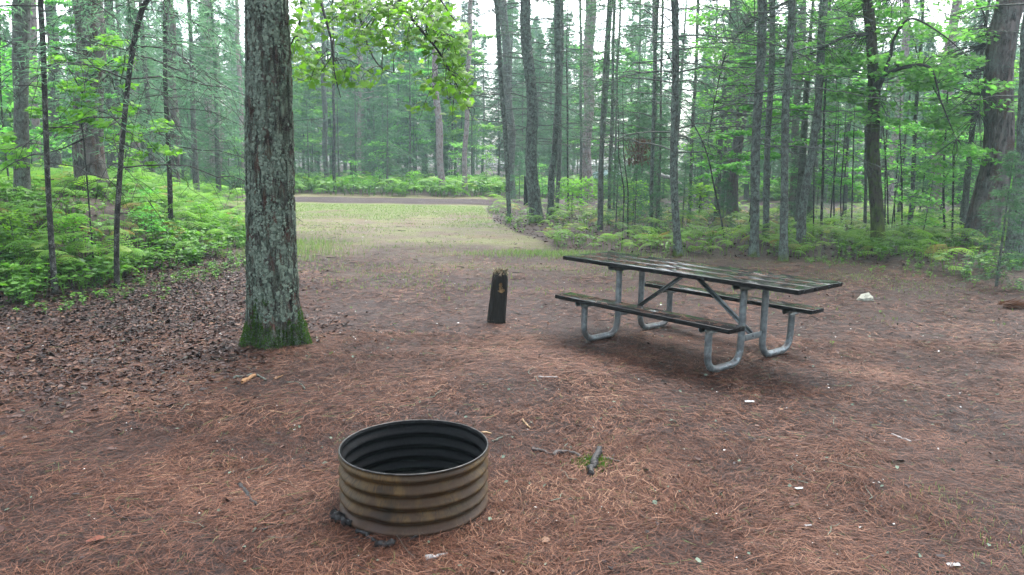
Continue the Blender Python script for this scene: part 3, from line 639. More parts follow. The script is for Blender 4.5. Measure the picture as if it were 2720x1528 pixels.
# litter bits
for lab, px, py, s_, sd in (('crumpled white scrap between the table and lower right corner', 1991, 1071, .035, 1), ('small white shard right of the mossy root', 2122, 1302, .022, 2),
                            ('tiny white tag in the right foreground', 2146, 1401, .018, 3), ('white scrap at the lower right edge of the clearing', 2533, 1507, .028, 4)):
    c = gp(px, py); b = MB(); gg_ = np.random.default_rng(sd); n_ = 6; U_, V2 = np.meshgrid(np.linspace(-1, 1, n_), np.linspace(-.45, .45, n_))
    Zz = .004 + .25 * s_ * vn(U_ * 2 + sd, V2 * 4, 0, sd); P = np.stack([U_ * s_ * (1 + .2 * V2), V2 * s_ + .2 * U_ * s_, Zz + .006], -1); ix = np.arange(n_ * n_).reshape(n_, n_)
    qq = np.stack([ix[:-1, :-1], ix[:-1, 1:], ix[1:, 1:], ix[1:, :-1]], -1).reshape(-1, 4)
    P2 = P.reshape(-1, 3); b.add(np.concatenate([P2, P2 - np.array([0, 0, .002])]), None, np.concatenate([qq, qq[:, ::-1] + n_ * n_])); o = b.build('paper_scrap', M['plastic_white']); o.location = c.tolist(); tag(o, lab, 'litter')
# orange leaf
c = gp(224, 1446); b = MB(); LV2 = LV * np.array([.06, .09, .08]); b.add(LV2, LT); o = b.build('dead_leaf', simple('rust_leaf', (.12, .035, .02), (.16, .055, .03), 20, .6)); o.location = (c[0], c[1], c[2] + .012); o.rotation_euler = (.1, .1, -1.3); tag(o, 'rust orange leaf lying in the lower left foreground', 'leaf')
# rock
c = gp(2302, 800)
def rock_mat():
    m, nt = mat('pale_rock'); n = N(nt); g = n('TexCoord').outputs['Object']; f = n.noise(g, 20, 5, .7)
    z = n('SeparateXYZ', {0: g}).outputs[2]; cc = n.mix(n.fr(f, .3, .7), (.11, .115, .085), (.24, .24, .19)); cc = n.mix(n.fr(z, .012, -.01), cc, (.10, .075, .055))
    n.out(n('BsdfPrincipled', {'Base Color': cc, 'Roughness': .7, 'Normal': n('Bump', {'Height': f, 'Strength': .4, 'Distance': .01}).outputs[0]}).outputs[0]); return m
bmr = bmesh.new(); g = np.random.default_rng(70)
pts = [(-.105, -.02, 0), (-.10, .05, .0), (.105, -.03, .0), (.09, .05, 0), (-.095, -.01, .035), (-.05, .03, .075), (.02, .01, .105), (.05, .03, .10), (.10, .0, .05), (-.06, -.045, .03), (.04, -.055, .05), (-.02, -.06, -.02), (.08, -.05, -.01), (0, .07, .03)]
for p in pts: bmr.verts.new(p)
bmesh.ops.convex_hull(bmr, input=bmr.verts[:]); bmesh.ops.subdivide_edges(bmr, edges=bmr.edges[:], cuts=2, use_grid_fill=True)
mr = bpy.data.meshes.new('rock'); 
for v in bmr.verts: v.co += v.co.normalized() * float(fbm(v.co.x * 30, v.co.y * 30, v.co.z * 30, 3) - .5) * .018
bmr.to_mesh(mr); bmr.free(); mr.materials.append(rock_mat()); o = bpy.data.objects.new('rock', mr); col.objects.link(o); o.location = (c[0], c[1] + .04, c[2] + .0)
tag(o, 'pale angular rock on the needles right of the table', 'rock')

# ------------------------------------------------------------------ charred marker post near the table
def post_mat(name, hole=True):
    m, nt = mat(name); n = N(nt); g = n('TexCoord').outputs['Object']
    f = n.noise(n.mapping(g, (1, 1, .12)), 55, 4, .7); c = n.mix(n.fr(f, .35, .7), (.0030, .0021, .0018), (.016, .0115, .009))
    n.out(n('BsdfPrincipled', {'Base Color': c, 'Roughness': .8, 'Specular IOR Level': .1, 'Normal': n('Bump', {'Height': f, 'Strength': .8, 'Distance': .01}).outputs[0]}).outputs[0]); return m
M['post'] = post_mat('dark_post_wood')
pc = gp(1316, 860)
def post_mesh(h, w0, w1, lean, seed, rot_top=True):
    n_h, n_s = 40, 32; t = np.linspace(0, 1, n_h); a = np.linspace(0, 2 * math.pi, n_s + 1)[:-1]
    Tt, A = np.meshgrid(t, a, indexing='ij'); r = (np.abs(np.cos(A)) ** 5 + np.abs(np.sin(A)) ** 5) ** (-1 / 5) * (w0 + (w1 - w0) * Tt) / 2
    r = r * (1 - (.30 * smooth((Tt - .90) / .10) if rot_top else 0))
    r = r * (1 + .16 * (fbm(np.cos(A) * 2, np.sin(A) * 2, Tt * 3, seed) - .5)) - .008 * (vn(A * 5, Tt * .8, 0, seed + 1) > .72)
    top_ = h * (1 - .12 * vn(np.cos(A) * 3, np.sin(A) * 3, 0, seed + 2)) if rot_top else h
    z = Tt * top_ - .06 * (1 - Tt); V = np.stack([r * np.cos(A) + lean * Tt * h, r * np.sin(A), z], -1)
    i = np.arange(n_h - 1)[:, None] * n_s; j = np.arange(n_s)[None]; j2 = (j + 1) % n_s
    Q = np.stack([i + j, i + j2, i + n_s + j2, i + n_s + j], -1).reshape(-1, 4); V = V.reshape(-1, 3)
    V = np.concatenate([V, [[lean * h, 0, h * .95]]]); k = (n_h - 1) * n_s; tr = np.array([[k + q_, k + (q_ + 1) % n_s, len(V) - 1] for q_ in range(n_s)])
    return V, Q, tr
po = empty('charred_post', (pc[0], pc[1] + .08, pc[2]), .25, label='short leaning black charred wooden post with rotten top left of the table', cat='post')
V_, Q_, t_ = post_mesh(.60, .195, .150, .085, 5); MB().add(V_, t_, Q_).build('shaft', M['post'], po, False)
b = MB(); g = np.random.default_rng(71); k = 900; a = g.uniform(0, 6.28, k); rr = .06 * g.uniform(0, 1.25, k) ** .5
base = np.stack([rr * np.cos(a) + .050, rr * np.sin(a), .555 + g.uniform(-.03, .02, k)], -1); d = np.stack([np.cos(a) * .5, np.sin(a) * .5, g.uniform(-.6, 1, k)], -1)
inst(b, np.array([[-.18, 0, 0], [.18, 0, 0], [0, 1, 0]]), np.array([[0, 1, 2]]), base, frames(d, g.normal(0, 1, (k, 3))), g.uniform(.012, .04, k), g.uniform(0, 1, k))
b.build('rotten_top', tinted('rotten_wood_moss', [(0, (.04, .03, .02)), (.4, (.17, .12, .07)), (.7, (.30, .24, .16)), (1, (.08, .12, .03))], .9), po)
b = MB(); pts = [(-.010, .10), (.012, .10), (.014, .075), (.006, .062), (.02, .045), (.018, .02), (.036, .028), (.04, .012), (.024, .0), (.012, -.012), (-.008, -.004), (-.026, .008), (-.03, .016), (-.012, .02), (-.016, .045), (-.01, .062), (-.018, .078)]
P = np.array([(p[0] * 1.15, -.088 + .022 * 0, p[1] + .345) for p in pts]); P[:, 1] = -.0855 + .010 * (P[:, 2] - .34) ; P[:, 0] += .032; cc = P.mean(0); cc[1] += .004; n_ = len(P)
Vp = np.concatenate([P, P + np.array([0, .016, 0]), [cc]]); tr = [[i_, (i_ + 1) % n_, 2 * n_] for i_ in range(n_)]; qs = [[i_, (i_ + 1) % n_, n_ + (i_ + 1) % n_, n_ + i_] for i_ in range(n_)]
b.add(Vp, np.array(tr), np.array(qs)); b.build('rotten_patch', simple('orange_rot', (.09, .05, .018), (.20, .125, .05), 70, .9, .9), po)
# dark numbered marker posts by the road
def marker(px, py, Yd, h, w_, label, disc):
    p = at(px, py, Yd); p[2] = float(T(p[0], p[1])); o = empty('marker_post', p, 0, label=label, cat='post')
    V, Q, t = post_mesh(h, w_, w_, 0, int(px), False); 
    V[-1, 2] = h + .03; MB().add(V, t, Q).build('shaft', M['post'], o)
    if disc:
        a = np.linspace(0, 2 * math.pi, 25)[:-1]; r_ = .075; y0 = -w_ / 2 - .03
        P = np.stack([r_ * np.cos(a), 0 * a + y0, r_ * np.sin(a) + h - .16], -1); P2 = P + np.array([0, .02, 0]); c_ = np.array([[0, y0, h - .16]])
        n_ = 24; b = MB().add(np.concatenate([P, P2, c_]), np.array([[i_, (i_ + 1) % n_, 48] for i_ in range(n_)]), np.array([[i_, (i_ + 1) % n_, n_ + (i_ + 1) % n_, n_ + i_] for i_ in range(n_)]))
        dsk = b.build('number_disc', M['plastic_white'], o)
        b = MB(); q_ = [(-.018, -.035), (.012, -.028), (.022, 0), (.014, .03), (-.018, .035), (-.018, -.035)]
        tubes(b, np.array([(u, y0 - .004, v + h - .16) for u, v in q_]), .006, 5); b.build('number', M['char'], dsk)
    return o
marker(594, 470, 38.5, 1.25, .19, 'dark post with a small white number disc beyond the left ferns', True)
marker(1398, 500, 30.2, 1.15, .19, 'plain dark post half hidden behind the thick forked lichened trunk', False)

# ------------------------------------------------------------------ big lichened tree
def trunk_mesh(path, rad, nz, ns, amp, seed, fur=14, vs=1.6, z0=0):
    k = len(path); u = np.linspace(0, k - 1, nz); P = bez(path, nz); R = np.interp(u, np.arange(k), rad); a = np.linspace(0, 2 * math.pi, ns + 1)[:-1]
    A = np.broadcast_to(a, (nz, ns)); H = np.broadcast_to((P[:, 2] - z0)[:, None], (nz, ns))
    rm = float(np.mean(R)); X_, Y_ = np.cos(A) * rm, np.sin(A) * rm
    n1 = fbm(X_ * fur + 3, Y_ * fur, H * vs, seed, 3); n2 = fbm(X_ * fur * 3, Y_ * fur * 3, H * vs * 5, seed + 4, 2)
    rid = np.abs(n1 - .5) * 2; disp = amp * (np.minimum(rid / .28, 1) - .8) + amp * .35 * (n2 - .5)
    r = R[:, None] * (1 + .05 * np.sin(A * 2 + seed) + .03 * np.sin(A * 3 + H * .7)) + disp
    V = np.stack([P[:, 0:1] + r * np.cos(A), P[:, 1:2] + r * np.sin(A), np.broadcast_to(P[:, 2:3], A.shape)], -1)
    i = np.arange(nz - 1)[:, None] * ns; j = np.arange(ns)[None]; j2 = (j + 1) % ns
    return V, np.stack([i + j, i + j2, i + ns + j2, i + ns + j], -1).reshape(-1, 4), H
bt = empty('lichened_maple', (0, 0, 0), 0, label='big lichen covered tree with mossy foot and bright maple leaves hanging right', cat='tree')
bt.location = (BIG[0], BIG[1], BIG[2]); YB = BIG[1]
rows = [(925, 646, 820), (900, 649, 814), (870, 655, 808), (852, 657, 805), (790, 659, 793), (715, 658, 787), (666, 658, 785), (560, 658, 780), (387, 656, 776), (193, 658, 770), (0, 657, 760)]
pth = []; rd_ = []
for (py, l, r) in rows:
    p = at((l + r) / 2, py, YB); wd = (r - l) * pxm(YB) * .5
    pth.append(p); rd_.append(wd * .985)
zs = np.array([p[2] for p in pth]); pth = np.array(pth)
lean = (pth[-1] - pth[-4]) / (pth[-1][2] - pth[-4][2]); extra = [pth[-1] + lean * h_ for h_ in (1.5, 3.5, 6, 9)]
pth = np.concatenate([[pth[0] + np.array([0, 0, -.35])], pth, extra]) - BIG; rd_ = [rd_[0] * 1.12] + rd_ + [rd_[-1] * .96, rd_[-1] * .85, rd_[-1] * .7, rd_[-1] * .45]
# resample evenly in z
zr = np.concatenate([np.linspace(pth[0, 2], 3.6, 520), np.linspace(3.62, pth[-1, 2], 60)])
PP = np.stack([np.interp(zr, pth[:, 2], pth[:, 0]), np.interp(zr, pth[:, 2], pth[:, 1]), zr], -1); RR = np.interp(zr, pth[:, 2], rd_)
ns = 220; a = np.linspace(0, 2 * math.pi, ns + 1)[:-1]; A = np.broadcast_to(a, (len(zr), ns)); H = np.broadcast_to(zr[:, None], A.shape)
wob = .12 * np.sin(H * 2.3) * 0 + .6 * (fbm(H * .8, 0 * H, 0, 8) - .5)
X_, Y_ = np.cos(A + wob * .3) * .2, np.sin(A + wob * .3) * .2
n1 = fbm(X_ * 26 + 3, Y_ * 26, H * 2.6, 9, 3); n2 = fbm(X_ * 90, Y_ * 90, H * 22, 19, 2); brk = fbm(X_ * 14, Y_ * 14, H * 16, 29, 2)
rid = np.minimum(np.abs(n1 - .5) * 2 / .22, 1)
but = np.exp(-np.clip(H, 0, 9) / .22) * (.045 * np.cos(A * 5 + .8) + .025 * np.cos(A * 3 - 1))
r = RR[:, None] + .024 * (rid - .85) + .012 * (n2 - .5) - .006 * (brk > .6) + but
V = np.stack([PP[:, 0:1] + r * np.cos(A), PP[:, 1:2] + r * np.sin(A), H], -1)
i = np.arange(len(zr) - 1)[:, None] * ns; j = np.arange(ns)[None]; j2 = (j + 1) % ns
MB().add(V.reshape(-1, 3), None, np.stack([i + j, i + j2, i + ns + j2, i + ns + j], -1).reshape(-1, 4)).build('trunk', M['bark_big'], bt, True, {'hgt': H})
NRM = np.stack([np.cos(A), np.sin(A), 0 * A], -1)
# moss on the foot
g = np.random.default_rng(80); fi = np.argwhere((H[:, 0] < .62) & (H[:, 0] > -.02))[:, 0]; k = 42000
ri = g.choice(fi, k); ci = g.integers(0, ns, k); ang = a[ci]; hh = H[ri, 0]
lim = .10 + .17 * np.exp(-((ang - 4.35) / .75) ** 2) + .16 * np.exp(-((ang - 5.85) / .35) ** 2) + .60 * (fbm(np.cos(ang) * 4, np.sin(ang) * 4, hh * 7, 66) - .5) + .10 * (rid[ri, ci] < .5)
keep = hh < lim; ri, ci = ri[keep], ci[keep]; k = len(ri); b = MB()
d = NRM[ri, ci] + g.normal(0, .5, (k, 3)) + np.array([0, 0, .5]); nn = g.normal(0, 1, (k, 3))
inst(b, np.array([[-.22, 0, 0], [.22, 0, 0], [0, 1, 0]]), np.array([[0, 1, 2]]), V[ri, ci] - NRM[ri, ci] * .003, frames(d, nn), g.uniform(.010, .026, k), np.clip(g.beta(2, 2, k) * .7 + .3 * vn(V[ri, ci, 0] * 20, V[ri, ci, 1] * 20, V[ri, ci, 2] * 20, 3), 0, 1))
b.build('moss', M['moss'], bt)
# raised lichen rosettes
k = 26000; fi = np.argwhere((H[:, 0] < 3.4) & (H[:, 0] > .25))[:, 0]; ri = g.choice(fi, k); ci = g.integers(0, ns, k)
dn = fbm(X_[ri, ci] * 25, Y_[ri, ci] * 25, H[ri, 0] * 5, 44, 3) + .10 * (rid[ri, ci] > .6) + .06 * np.cos(a[ci] - 3.9); keep = dn > .56; ri, ci = ri[keep], ci[keep]; k = len(ri); b = MB()
hexa = np.array([[math.cos(t_) * (1 + .25 * math.sin(t_ * 3)), math.sin(t_), -.15] for t_ in np.linspace(0, 2 * math.pi, 8)[:-1]] + [[0, 0, .1]]); ht = np.array([[i_, (i_ + 1) % 7, 7] for i_ in range(7)])
up = np.array([0, 0, 1.0]); yv = nrm(up + g.normal(0, .6, (k, 3))); yv = yv - (yv * NRM[ri, ci]).sum(-1, keepdims=True) * NRM[ri, ci] + g.normal(0, .15, (k, 3))
inst(b, hexa, ht, V[ri, ci] + NRM[ri, ci] * .003, frames(yv, NRM[ri, ci]), g.gamma(3, .0022, k) + .003, g.uniform(0, 1, k))
b.build('lichen', M['lichen_bits'], bt)

# limb with drooping maple sprays
def starleaf(lobes=True):
    h = [(0, 0), (.22, -.08), (.44, -.02), (.33, .15), (.62, .34), (.55, .42), (.29, .41), (.33, .66), (.17, .60), (0, 1.0)]
    pts = h + [(-x, y) for x, y in h[-2:0:-1]]; V = np.array([(x, y, -.10 * abs(x) - .12 * max(0, y - .5)) for x, y in pts] + [(0, .32, .03)]); n_ = len(pts)
    return V, np.array([[i_, (i_ + 1) % n_, n_] for i_ in range(n_)])
SL, ST = starleaf()
limb = MB(); twg = MB(); lf = MB(); g = np.random.default_rng(90)
A0 = BIG + np.array([.10, -.05, 4.6])
def apx(px, py, Yd): return at(px, py, Yd)
limbs = [[A0, apx(800, -240, 6.7), apx(835, -60, 6.5), apx(862, 40, 6.4), apx(880, 110, 6.4), apx(888, 190, 6.4), apx(905, 260, 6.35)],
         [A0 + np.array([0, -.1, .5]), apx(900, -420, 6.9), apx(1010, -130, 6.9), apx(1060, 0, 6.9), apx(1110, 70, 6.95), apx(1160, 130, 7.0), apx(1195, 190, 7.0), apx(1225, 250, 7.05), apx(1250, 300, 7.1)],
         [A0 + np.array([0, .1, .2]), apx(860, -300, 7.4), apx(930, -80, 7.5), apx(960, 60, 7.6), apx(985, 140, 7.7), apx(1020, 185, 7.7), apx(1070, 195, 7.8)],
         [A0 + np.array([0, .0, -.1]), apx(760, -160, 7.3), apx(800, 0, 7.6), apx(790, 80, 7.8), apx(760, 150, 7.9), apx(775, 200, 7.9), apx(810, 215, 7.9)],
         [A0 + np.array([0, -.05, .7]), apx(940, -520, 6.4), apx(1080, -200, 6.3), apx(1150, -40, 6.3), apx(1190, 30, 6.3), apx(1215, 60, 6.3)]]
curves = []
for L_, rr0 in zip(limbs, (.018, .024, .018, .016, .02)):
    P = bez(np.array(L_), 46); u = np.linspace(0, 1, 46); R = rr0 * (1 - u) ** 1.2 + .0035
    R = np.where(u < .25, R * 1.6, R); tubes(limb, P - BIG, R, 6); curves.append(P)
allc = np.concatenate([c[12:] for c in curves])
blobs = [(800, 60, 45, 50, 30, 7.2), (850, 20, 60, 40, 48, 6.5), (920, 30, 60, 50, 52, 7.2), (905, 110, 40, 40, 8, 6.6), (780, 110, 40, 40, 48, 7.8), (800, 165, 55, 40, 70, 7.8), (850, 190, 60, 30, 60, 6.6), (915, 170, 30, 30, 8, 6.5),
         (975, 60, 60, 45, 60, 7.3), (1000, 100, 50, 35, 55, 6.9), (940, 205, 50, 22, 26, 6.6), (990, 215, 35, 18, 12, 7.4), (1075, 170, 40, 16, 9, 7.4), (1085, 20, 55, 35, 60, 6.9), (1060, 60, 50, 40, 44, 7.6), (1050, 105, 45, 30, 36, 7.2),
         (1130, 55, 60, 35, 52, 7.0), (1170, 30, 45, 30, 40, 6.3), (1130, 110, 45, 25, 36, 7.1), (1190, 80, 45, 30, 46, 6.8), (1185, 130, 50, 30, 50, 7.0), (1215, 170, 35, 35, 44, 7.1), (1230, 215, 28, 30, 40, 7.1), (1130, 205, 28, 16, 14, 6.9),
         (1165, 230, 35, 22, 28, 6.9), (1215, 265, 30, 18, 16, 7.1), (1112, 285, 28, 14, 9, 6.9), (1240, 270, 16, 20, 9, 7.1), (1195, 312, 20, 14, 6, 7.0), (1265, 308, 8, 8, 2, 7.1), (750, 40, 8, 12, 0, 7), (960, 10, 60, 20, 40, 7.0), (1030, 20, 40, 25, 40, 6.7), (885, 70, 35, 25, 14, 6.9), (745 + 30, 70, 20, 20, 8, 7.9), (1010, 190, 20, 14, 6, 7.5)]
lp = []
for (bx1, by1, rx_, ry_, n_, Yd) in blobs:
    if n_ == 0: continue
    n_ = int(n_ * 1.45)
    a_ = g.uniform(0, 6.28, n_); q_ = np.sqrt(g.uniform(0, 1, n_)); P = np.array([apx(bx1 + 1.25 * rx_ * q_[i_] * math.cos(a_[i_]), by1 + 1.2 * ry_ * q_[i_] * math.sin(a_[i_]), Yd + g.normal(0, .22)) for i_ in range(n_)])
    lp.append(P); c_ = P.mean(0)
    # twigs from nearest limb point to blob, then spreading
    j_ = np.argmin(np.linalg.norm(allc - (c_ + np.array([0, 0, .12])), axis=1)); root = allc[j_]
    nt_ = max(1, n_ // 12)
    for k_ in range(nt_):
        e_ = P[g.integers(0, n_)]; m_ = (root + e_) / 2 + np.array([0, 0, .06 + .05 * g.uniform()]) + g.normal(0, .03, 3)
        tubes(twg, bez(np.array([root, m_, e_ + np.array([0, 0, .02]), e_ + g.normal(0, .05, 3) + np.array([0, 0, -.05])]), 10) - BIG, np.linspace(.0042, .0015, 10), 4)
lp = np.concatenate(lp); m_ = len(lp)
pet = g.normal(0, 1, (m_, 3)) * np.array([1, 1, .35]) + np.array([.15, -.25, -.35]); nn = np.stack([g.normal(0, .45, m_), g.normal(-.55, .40, m_), np.ones(m_)], -1)
sz = g.uniform(.048, .080, m_)
inst(lf, SL, ST, lp - BIG, frames(pet, nn), np.stack([sz, sz, sz * g.uniform(.3, 2.5, m_)], -1), g.uniform(0, 1, m_))
pd = nrm(pet); tubes(twg, np.stack([lp - BIG, lp - BIG - pd * .03 + np.array([0, 0, .012]), lp - BIG - pd * .055 + np.array([0, 0, .035])], 1), .0011, 3)
limb.build('limb', M['twig'], bt, True); twg.build('twig', M['twig'], bt); lf.build('foliage', M['maple'], bt)

# ------------------------------------------------------------------ needle crowns and dead branchwork
TRI = np.array([[-.5, 0, 0], [.5, 0, 0], [0, 1, 0]]); TT = np.array([[0, 1, 2]])
def branches_of(g, nb, z0, z1, Lf, up, droop, k=8, wig=.05):
    """polyline branches from a vertical axis at the origin: returns (nb,k,3)"""
    z = np.sort(g.uniform(z0, z1, nb)); az = np.arange(nb) * 2.399 + g.normal(0, .4, nb); L = Lf(z) * g.uniform(.55, 1.1, nb)
    t = np.linspace(0, 1, k); rr = L[:, None] * t; zz_ = z[:, None] + L[:, None] * ((up + g.normal(0, .12, nb))[:, None] * t - droop * t ** 2)
    da = g.normal(0, .35, nb)[:, None] * t ** 2; P = np.stack([rr * np.cos(az[:, None] + da), rr * np.sin(az[:, None] + da), zz_], -1)
    w_ = g.normal(0, wig, (nb, k, 3)) * L[:, None, None] * t[None, :, None]; return P + w_, L
def along(P, u):        # sample polylines P (n,k,3) at parameters u (n,m)
    n, k, _ = P.shape; f = np.clip(u, 0, .9999) * (k - 1); i = np.floor(f).astype(int); fr_ = (f - i)[..., None]; ar = np.arange(n)[:, None]
    a = P[ar, i]; b = P[ar, i + 1]; return a + (b - a) * fr_, nrm(b - a)
def needle_sprays(mb, g, P, L, dens, l0, l1, wd, flat=.35, start=.15, droop=0.0, tw=.35):
    """small tapered needle twiglets set along side twigs of the branches"""
    m = int(dens); n = len(P)
    if n == 0: return
    u = start + (1 - start) * g.uniform(0, 1, (n, m)) ** .8; c, d = along(P, u)
    side = nrm(np.cross(d, np.array([0, 0, 1.0]))) * g.choice([-1, 1], (n, m))[..., None]
    off = g.uniform(0, 1, (n, m)) * tw * L[:, None] * (1 - u * .75) 
    p = c + side * off[..., None] + d * (off * .6)[..., None] + g.normal(0, .03, (n, m, 3)) + np.array([0, 0, -1.0]) * (droop * off ** 1.3)[..., None]
    dd = d * .7 + side * g.uniform(.2, 1.2, (n, m, 1)) + g.normal(0, .35, (n, m, 3)) * np.array([1, 1, flat]) + np.array([0, 0, -droop * .6])
    l_ = g.uniform(l0, l1, (n, m)); nn = g.normal(0, .8, (n, m, 3)) + np.array([0, 0, 1.0])
    l_ = l_.ravel(); sc = np.stack([np.full(l_.shape, wd) * g.uniform(.6, 1.3, l_.shape), l_, l_], -1)
    tint = np.clip(np.repeat(g.uniform(.1, .7, n), m) + g.normal(0, .18, n * m), 0, 1)
    inst(mb, TRI, TT, p.reshape(-1, 3), frames(dd.reshape(-1, 3), nn.reshape(-1, 3)), sc, tint)
def tufts(mb, g, c, d, k, l0, l1, wd, tint):
    """bottle-brush tufts of long pine needles at points c pointing along d"""
    n = len(c); dd = nrm(d)[:, None] * .7 + g.normal(0, .55, (n, k, 3)); l_ = g.uniform(l0, l1, n * k)
    p = np.repeat(c, k, 0) + (nrm(d).repeat(k, 0) * g.uniform(-.08, .05, (n * k, 1)))
    inst(mb, TRI, TT, p, frames(dd.reshape(-1, 3), g.normal(0, 1, (n * k, 3))), np.stack([np.full(n * k, wd), l_, l_], -1), np.repeat(tint, k) * .7 + g.uniform(0, .3, n * k))
def twigs(mb, g, P, L, m, l0, l1, r, droop=.3, start=.2, tint=.5):
    n = len(P); u = g.uniform(start, 1, (n, m)); c, d = along(P, u)
    side = nrm(np.cross(d, np.array([0, 0, 1.0]))) * g.choice([-1, 1], (n, m))[..., None]; l_ = g.uniform(l0, l1, (n, m)) * (1.1 - .6 * u) * L[:, None]
    dd = nrm(d * .6 + side * g.uniform(.3, 1, (n, m, 1)) + g.normal(0, .3, (n, m, 3))); t = np.linspace(0, 1, 4)[None, None, :, None]
    Q = c[:, :, None] + dd[:, :, None] * t * l_[..., None, None] + np.array([0, 0, -1.0]) * droop * (t ** 2) * l_[..., None, None]
    Q = Q.reshape(n * m, 4, 3); Q[:, 1:3] += g.normal(0, .025, (n * m, 2, 3)) * l_.reshape(-1, 1, 1); tubes(mb, Q, np.linspace(r, r * .45, 4)[None], 3)

class Proto: pass
def conifer(H, R, z0, seed, nb, dens, wd=.022, l0=.07, l1=.17, up=.12, droop=.30, power=.8, dead=0, trunk_r=None, fol='fir', bk='bark_far', dr2=.15, tw=.35):
    g = np.random.default_rng(seed); p = Proto(); tr = trunk_r or H * .011
    zt = np.linspace(-.3, H, 16); path = np.stack([.04 * H * .1 * np.sin(zt * .6 + seed), .04 * H * .1 * np.cos(zt * .5 + seed * 2), zt], -1)
    b = MB(); tubes(b, path, tr * (1 - np.clip(zt / H, 0, 1) * .9), 8)
    P, L = branches_of(g, nb, z0, H * .99, lambda z: R * (1 - (z - z0) / (H - z0) * .97) ** power * np.clip(.55 + (z - z0) / (H * .15), 0, 1), up, droop)
    tubes(b, P, np.linspace(1, .25, 8)[None] * (.004 + L[:, None] * .006), 3)
    if dead:
        Pd, Ld = branches_of(g, dead, .8, z0 + .5, lambda z: R * .7 + 0 * z, .05, .25); tubes(b, Pd, np.linspace(1, .3, 8)[None] * .008, 3); twigs(b, g, Pd, Ld, 4, .1, .35, .004)
    p.trunk = b.mesh('trunk', M[bk], True)
    f = MB(); needle_sprays(f, g, P, L, dens, l0, l1, wd, droop=dr2, tw=tw); p.crown = f.mesh('crown', M[fol]); return p
def pine_crown(z0, H, R, seed, nb, kt=5, kn=12):
    g = np.random.default_rng(seed); b = MB(); P, L = branches_of(g, nb, z0, H, lambda z: R * (1 - np.clip((z - z0) / (H - z0), 0, 1) * .75), .25, .15)
    tubes(b, P, np.linspace(1, .3, 8)[None] * (.01 + L[:, None] * .012), 3); w_ = b
    u = g.uniform(.35, 1, (nb, kt)); c, d = along(P, u); side = g.normal(0, .22, c.shape) * np.array([1, 1, .5]) * L[:, None, None]
    f = MB(); tufts(f, g, (c + side).reshape(-1, 3), (d + g.normal(0, .5, d.shape)).reshape(-1, 3), kn, .12, .24, .026, g.uniform(0, 1, nb * kt)); return b, f
def pine_proto(H, R, z0, seed, nb, tr, bk='bark_pale'):
    g = np.random.default_rng(seed + 500); p = Proto(); wood, f = pine_crown(z0, H, R, seed, nb, 11, 20)
    zt = np.linspace(-.3, H, 18); path = np.stack([.1 * np.sin(zt * .3 + seed), .1 * np.cos(zt * .25 + seed), zt], -1); tubes(wood, path, tr * (1 - np.clip(zt / H, 0, 1) * .8), 12)
    p.trunk = wood.mesh('trunk', M[bk], True); p.crown = f.mesh('crown', M['pine']); return p
PR = {
 'fir_s': [conifer(2.2, .75, .12, 1, 60, 46, .016, .04, .10), conifer(3.4, 1.05, .2, 2, 80, 60, .018, .05, .12)],
 'fir_m': [conifer(5.5, 1.45, .4, 3, 110, 80), conifer(7.0, 1.6, .6, 4, 130, 80), conifer(6.0, 1.7, .3, 5, 95, 70, up=.02, droop=.38)],
 'spruce': [conifer(11, 2.1, .8, 6, 190, 95, .03, .10, .22), conifer(13, 2.3, 1.4, 7, 210, 95, .03, .10, .24, droop=.42), conifer(12, 2.0, 2.4, 8, 170, 90, .03, .10, .24, dead=30)],
 'sparse': [conifer(9, 1.5, 2.4, 9, 90, 42, .018, .06, .14, dead=40, tw=.5), conifer(10, 1.7, 3.2, 10, 90, 46, .018, .06, .14, dead=46, tw=.5)],
 'pine': [pine_proto(17, 2.6, 5.5, 11, 85, .16), pine_proto(19, 2.9, 8.0, 12, 85, .19), pine_proto(16, 2.4, 4.0, 13, 90, .14, 'bark_far')],
}
n_con = [0]
def put(kind, i, x, y, s, label, cat, group=None, rz=None, name=None, crown_mat=None):
    p = PR[kind][i % len(PR[kind])]; g_ = random.Random(n_con[0] * 7 + 3); n_con[0] += 1
    nm_ = name or {'fir_s': 'young_fir', 'fir_m': 'fir_tree', 'spruce': 'spruce_tree', 'sparse': 'thin_spruce', 'pine': 'pine_tree', 'broad': 'broadleaf_tree'}[kind]
    e = empty(nm_, (x, y, float(T(x, y)) - .02), g_.uniform(0, 6.28) if rz is None else rz, label=label, cat=cat, group=group); e.scale = (s * g_.uniform(.9, 1.12), s * g_.uniform(.9, 1.12), s)
    for nm2, me in (('trunk', p.trunk), ('crown', p.crown)):
        o = bpy.data.objects.new(nm2, me); col.objects.link(o); o.parent = e
    return e

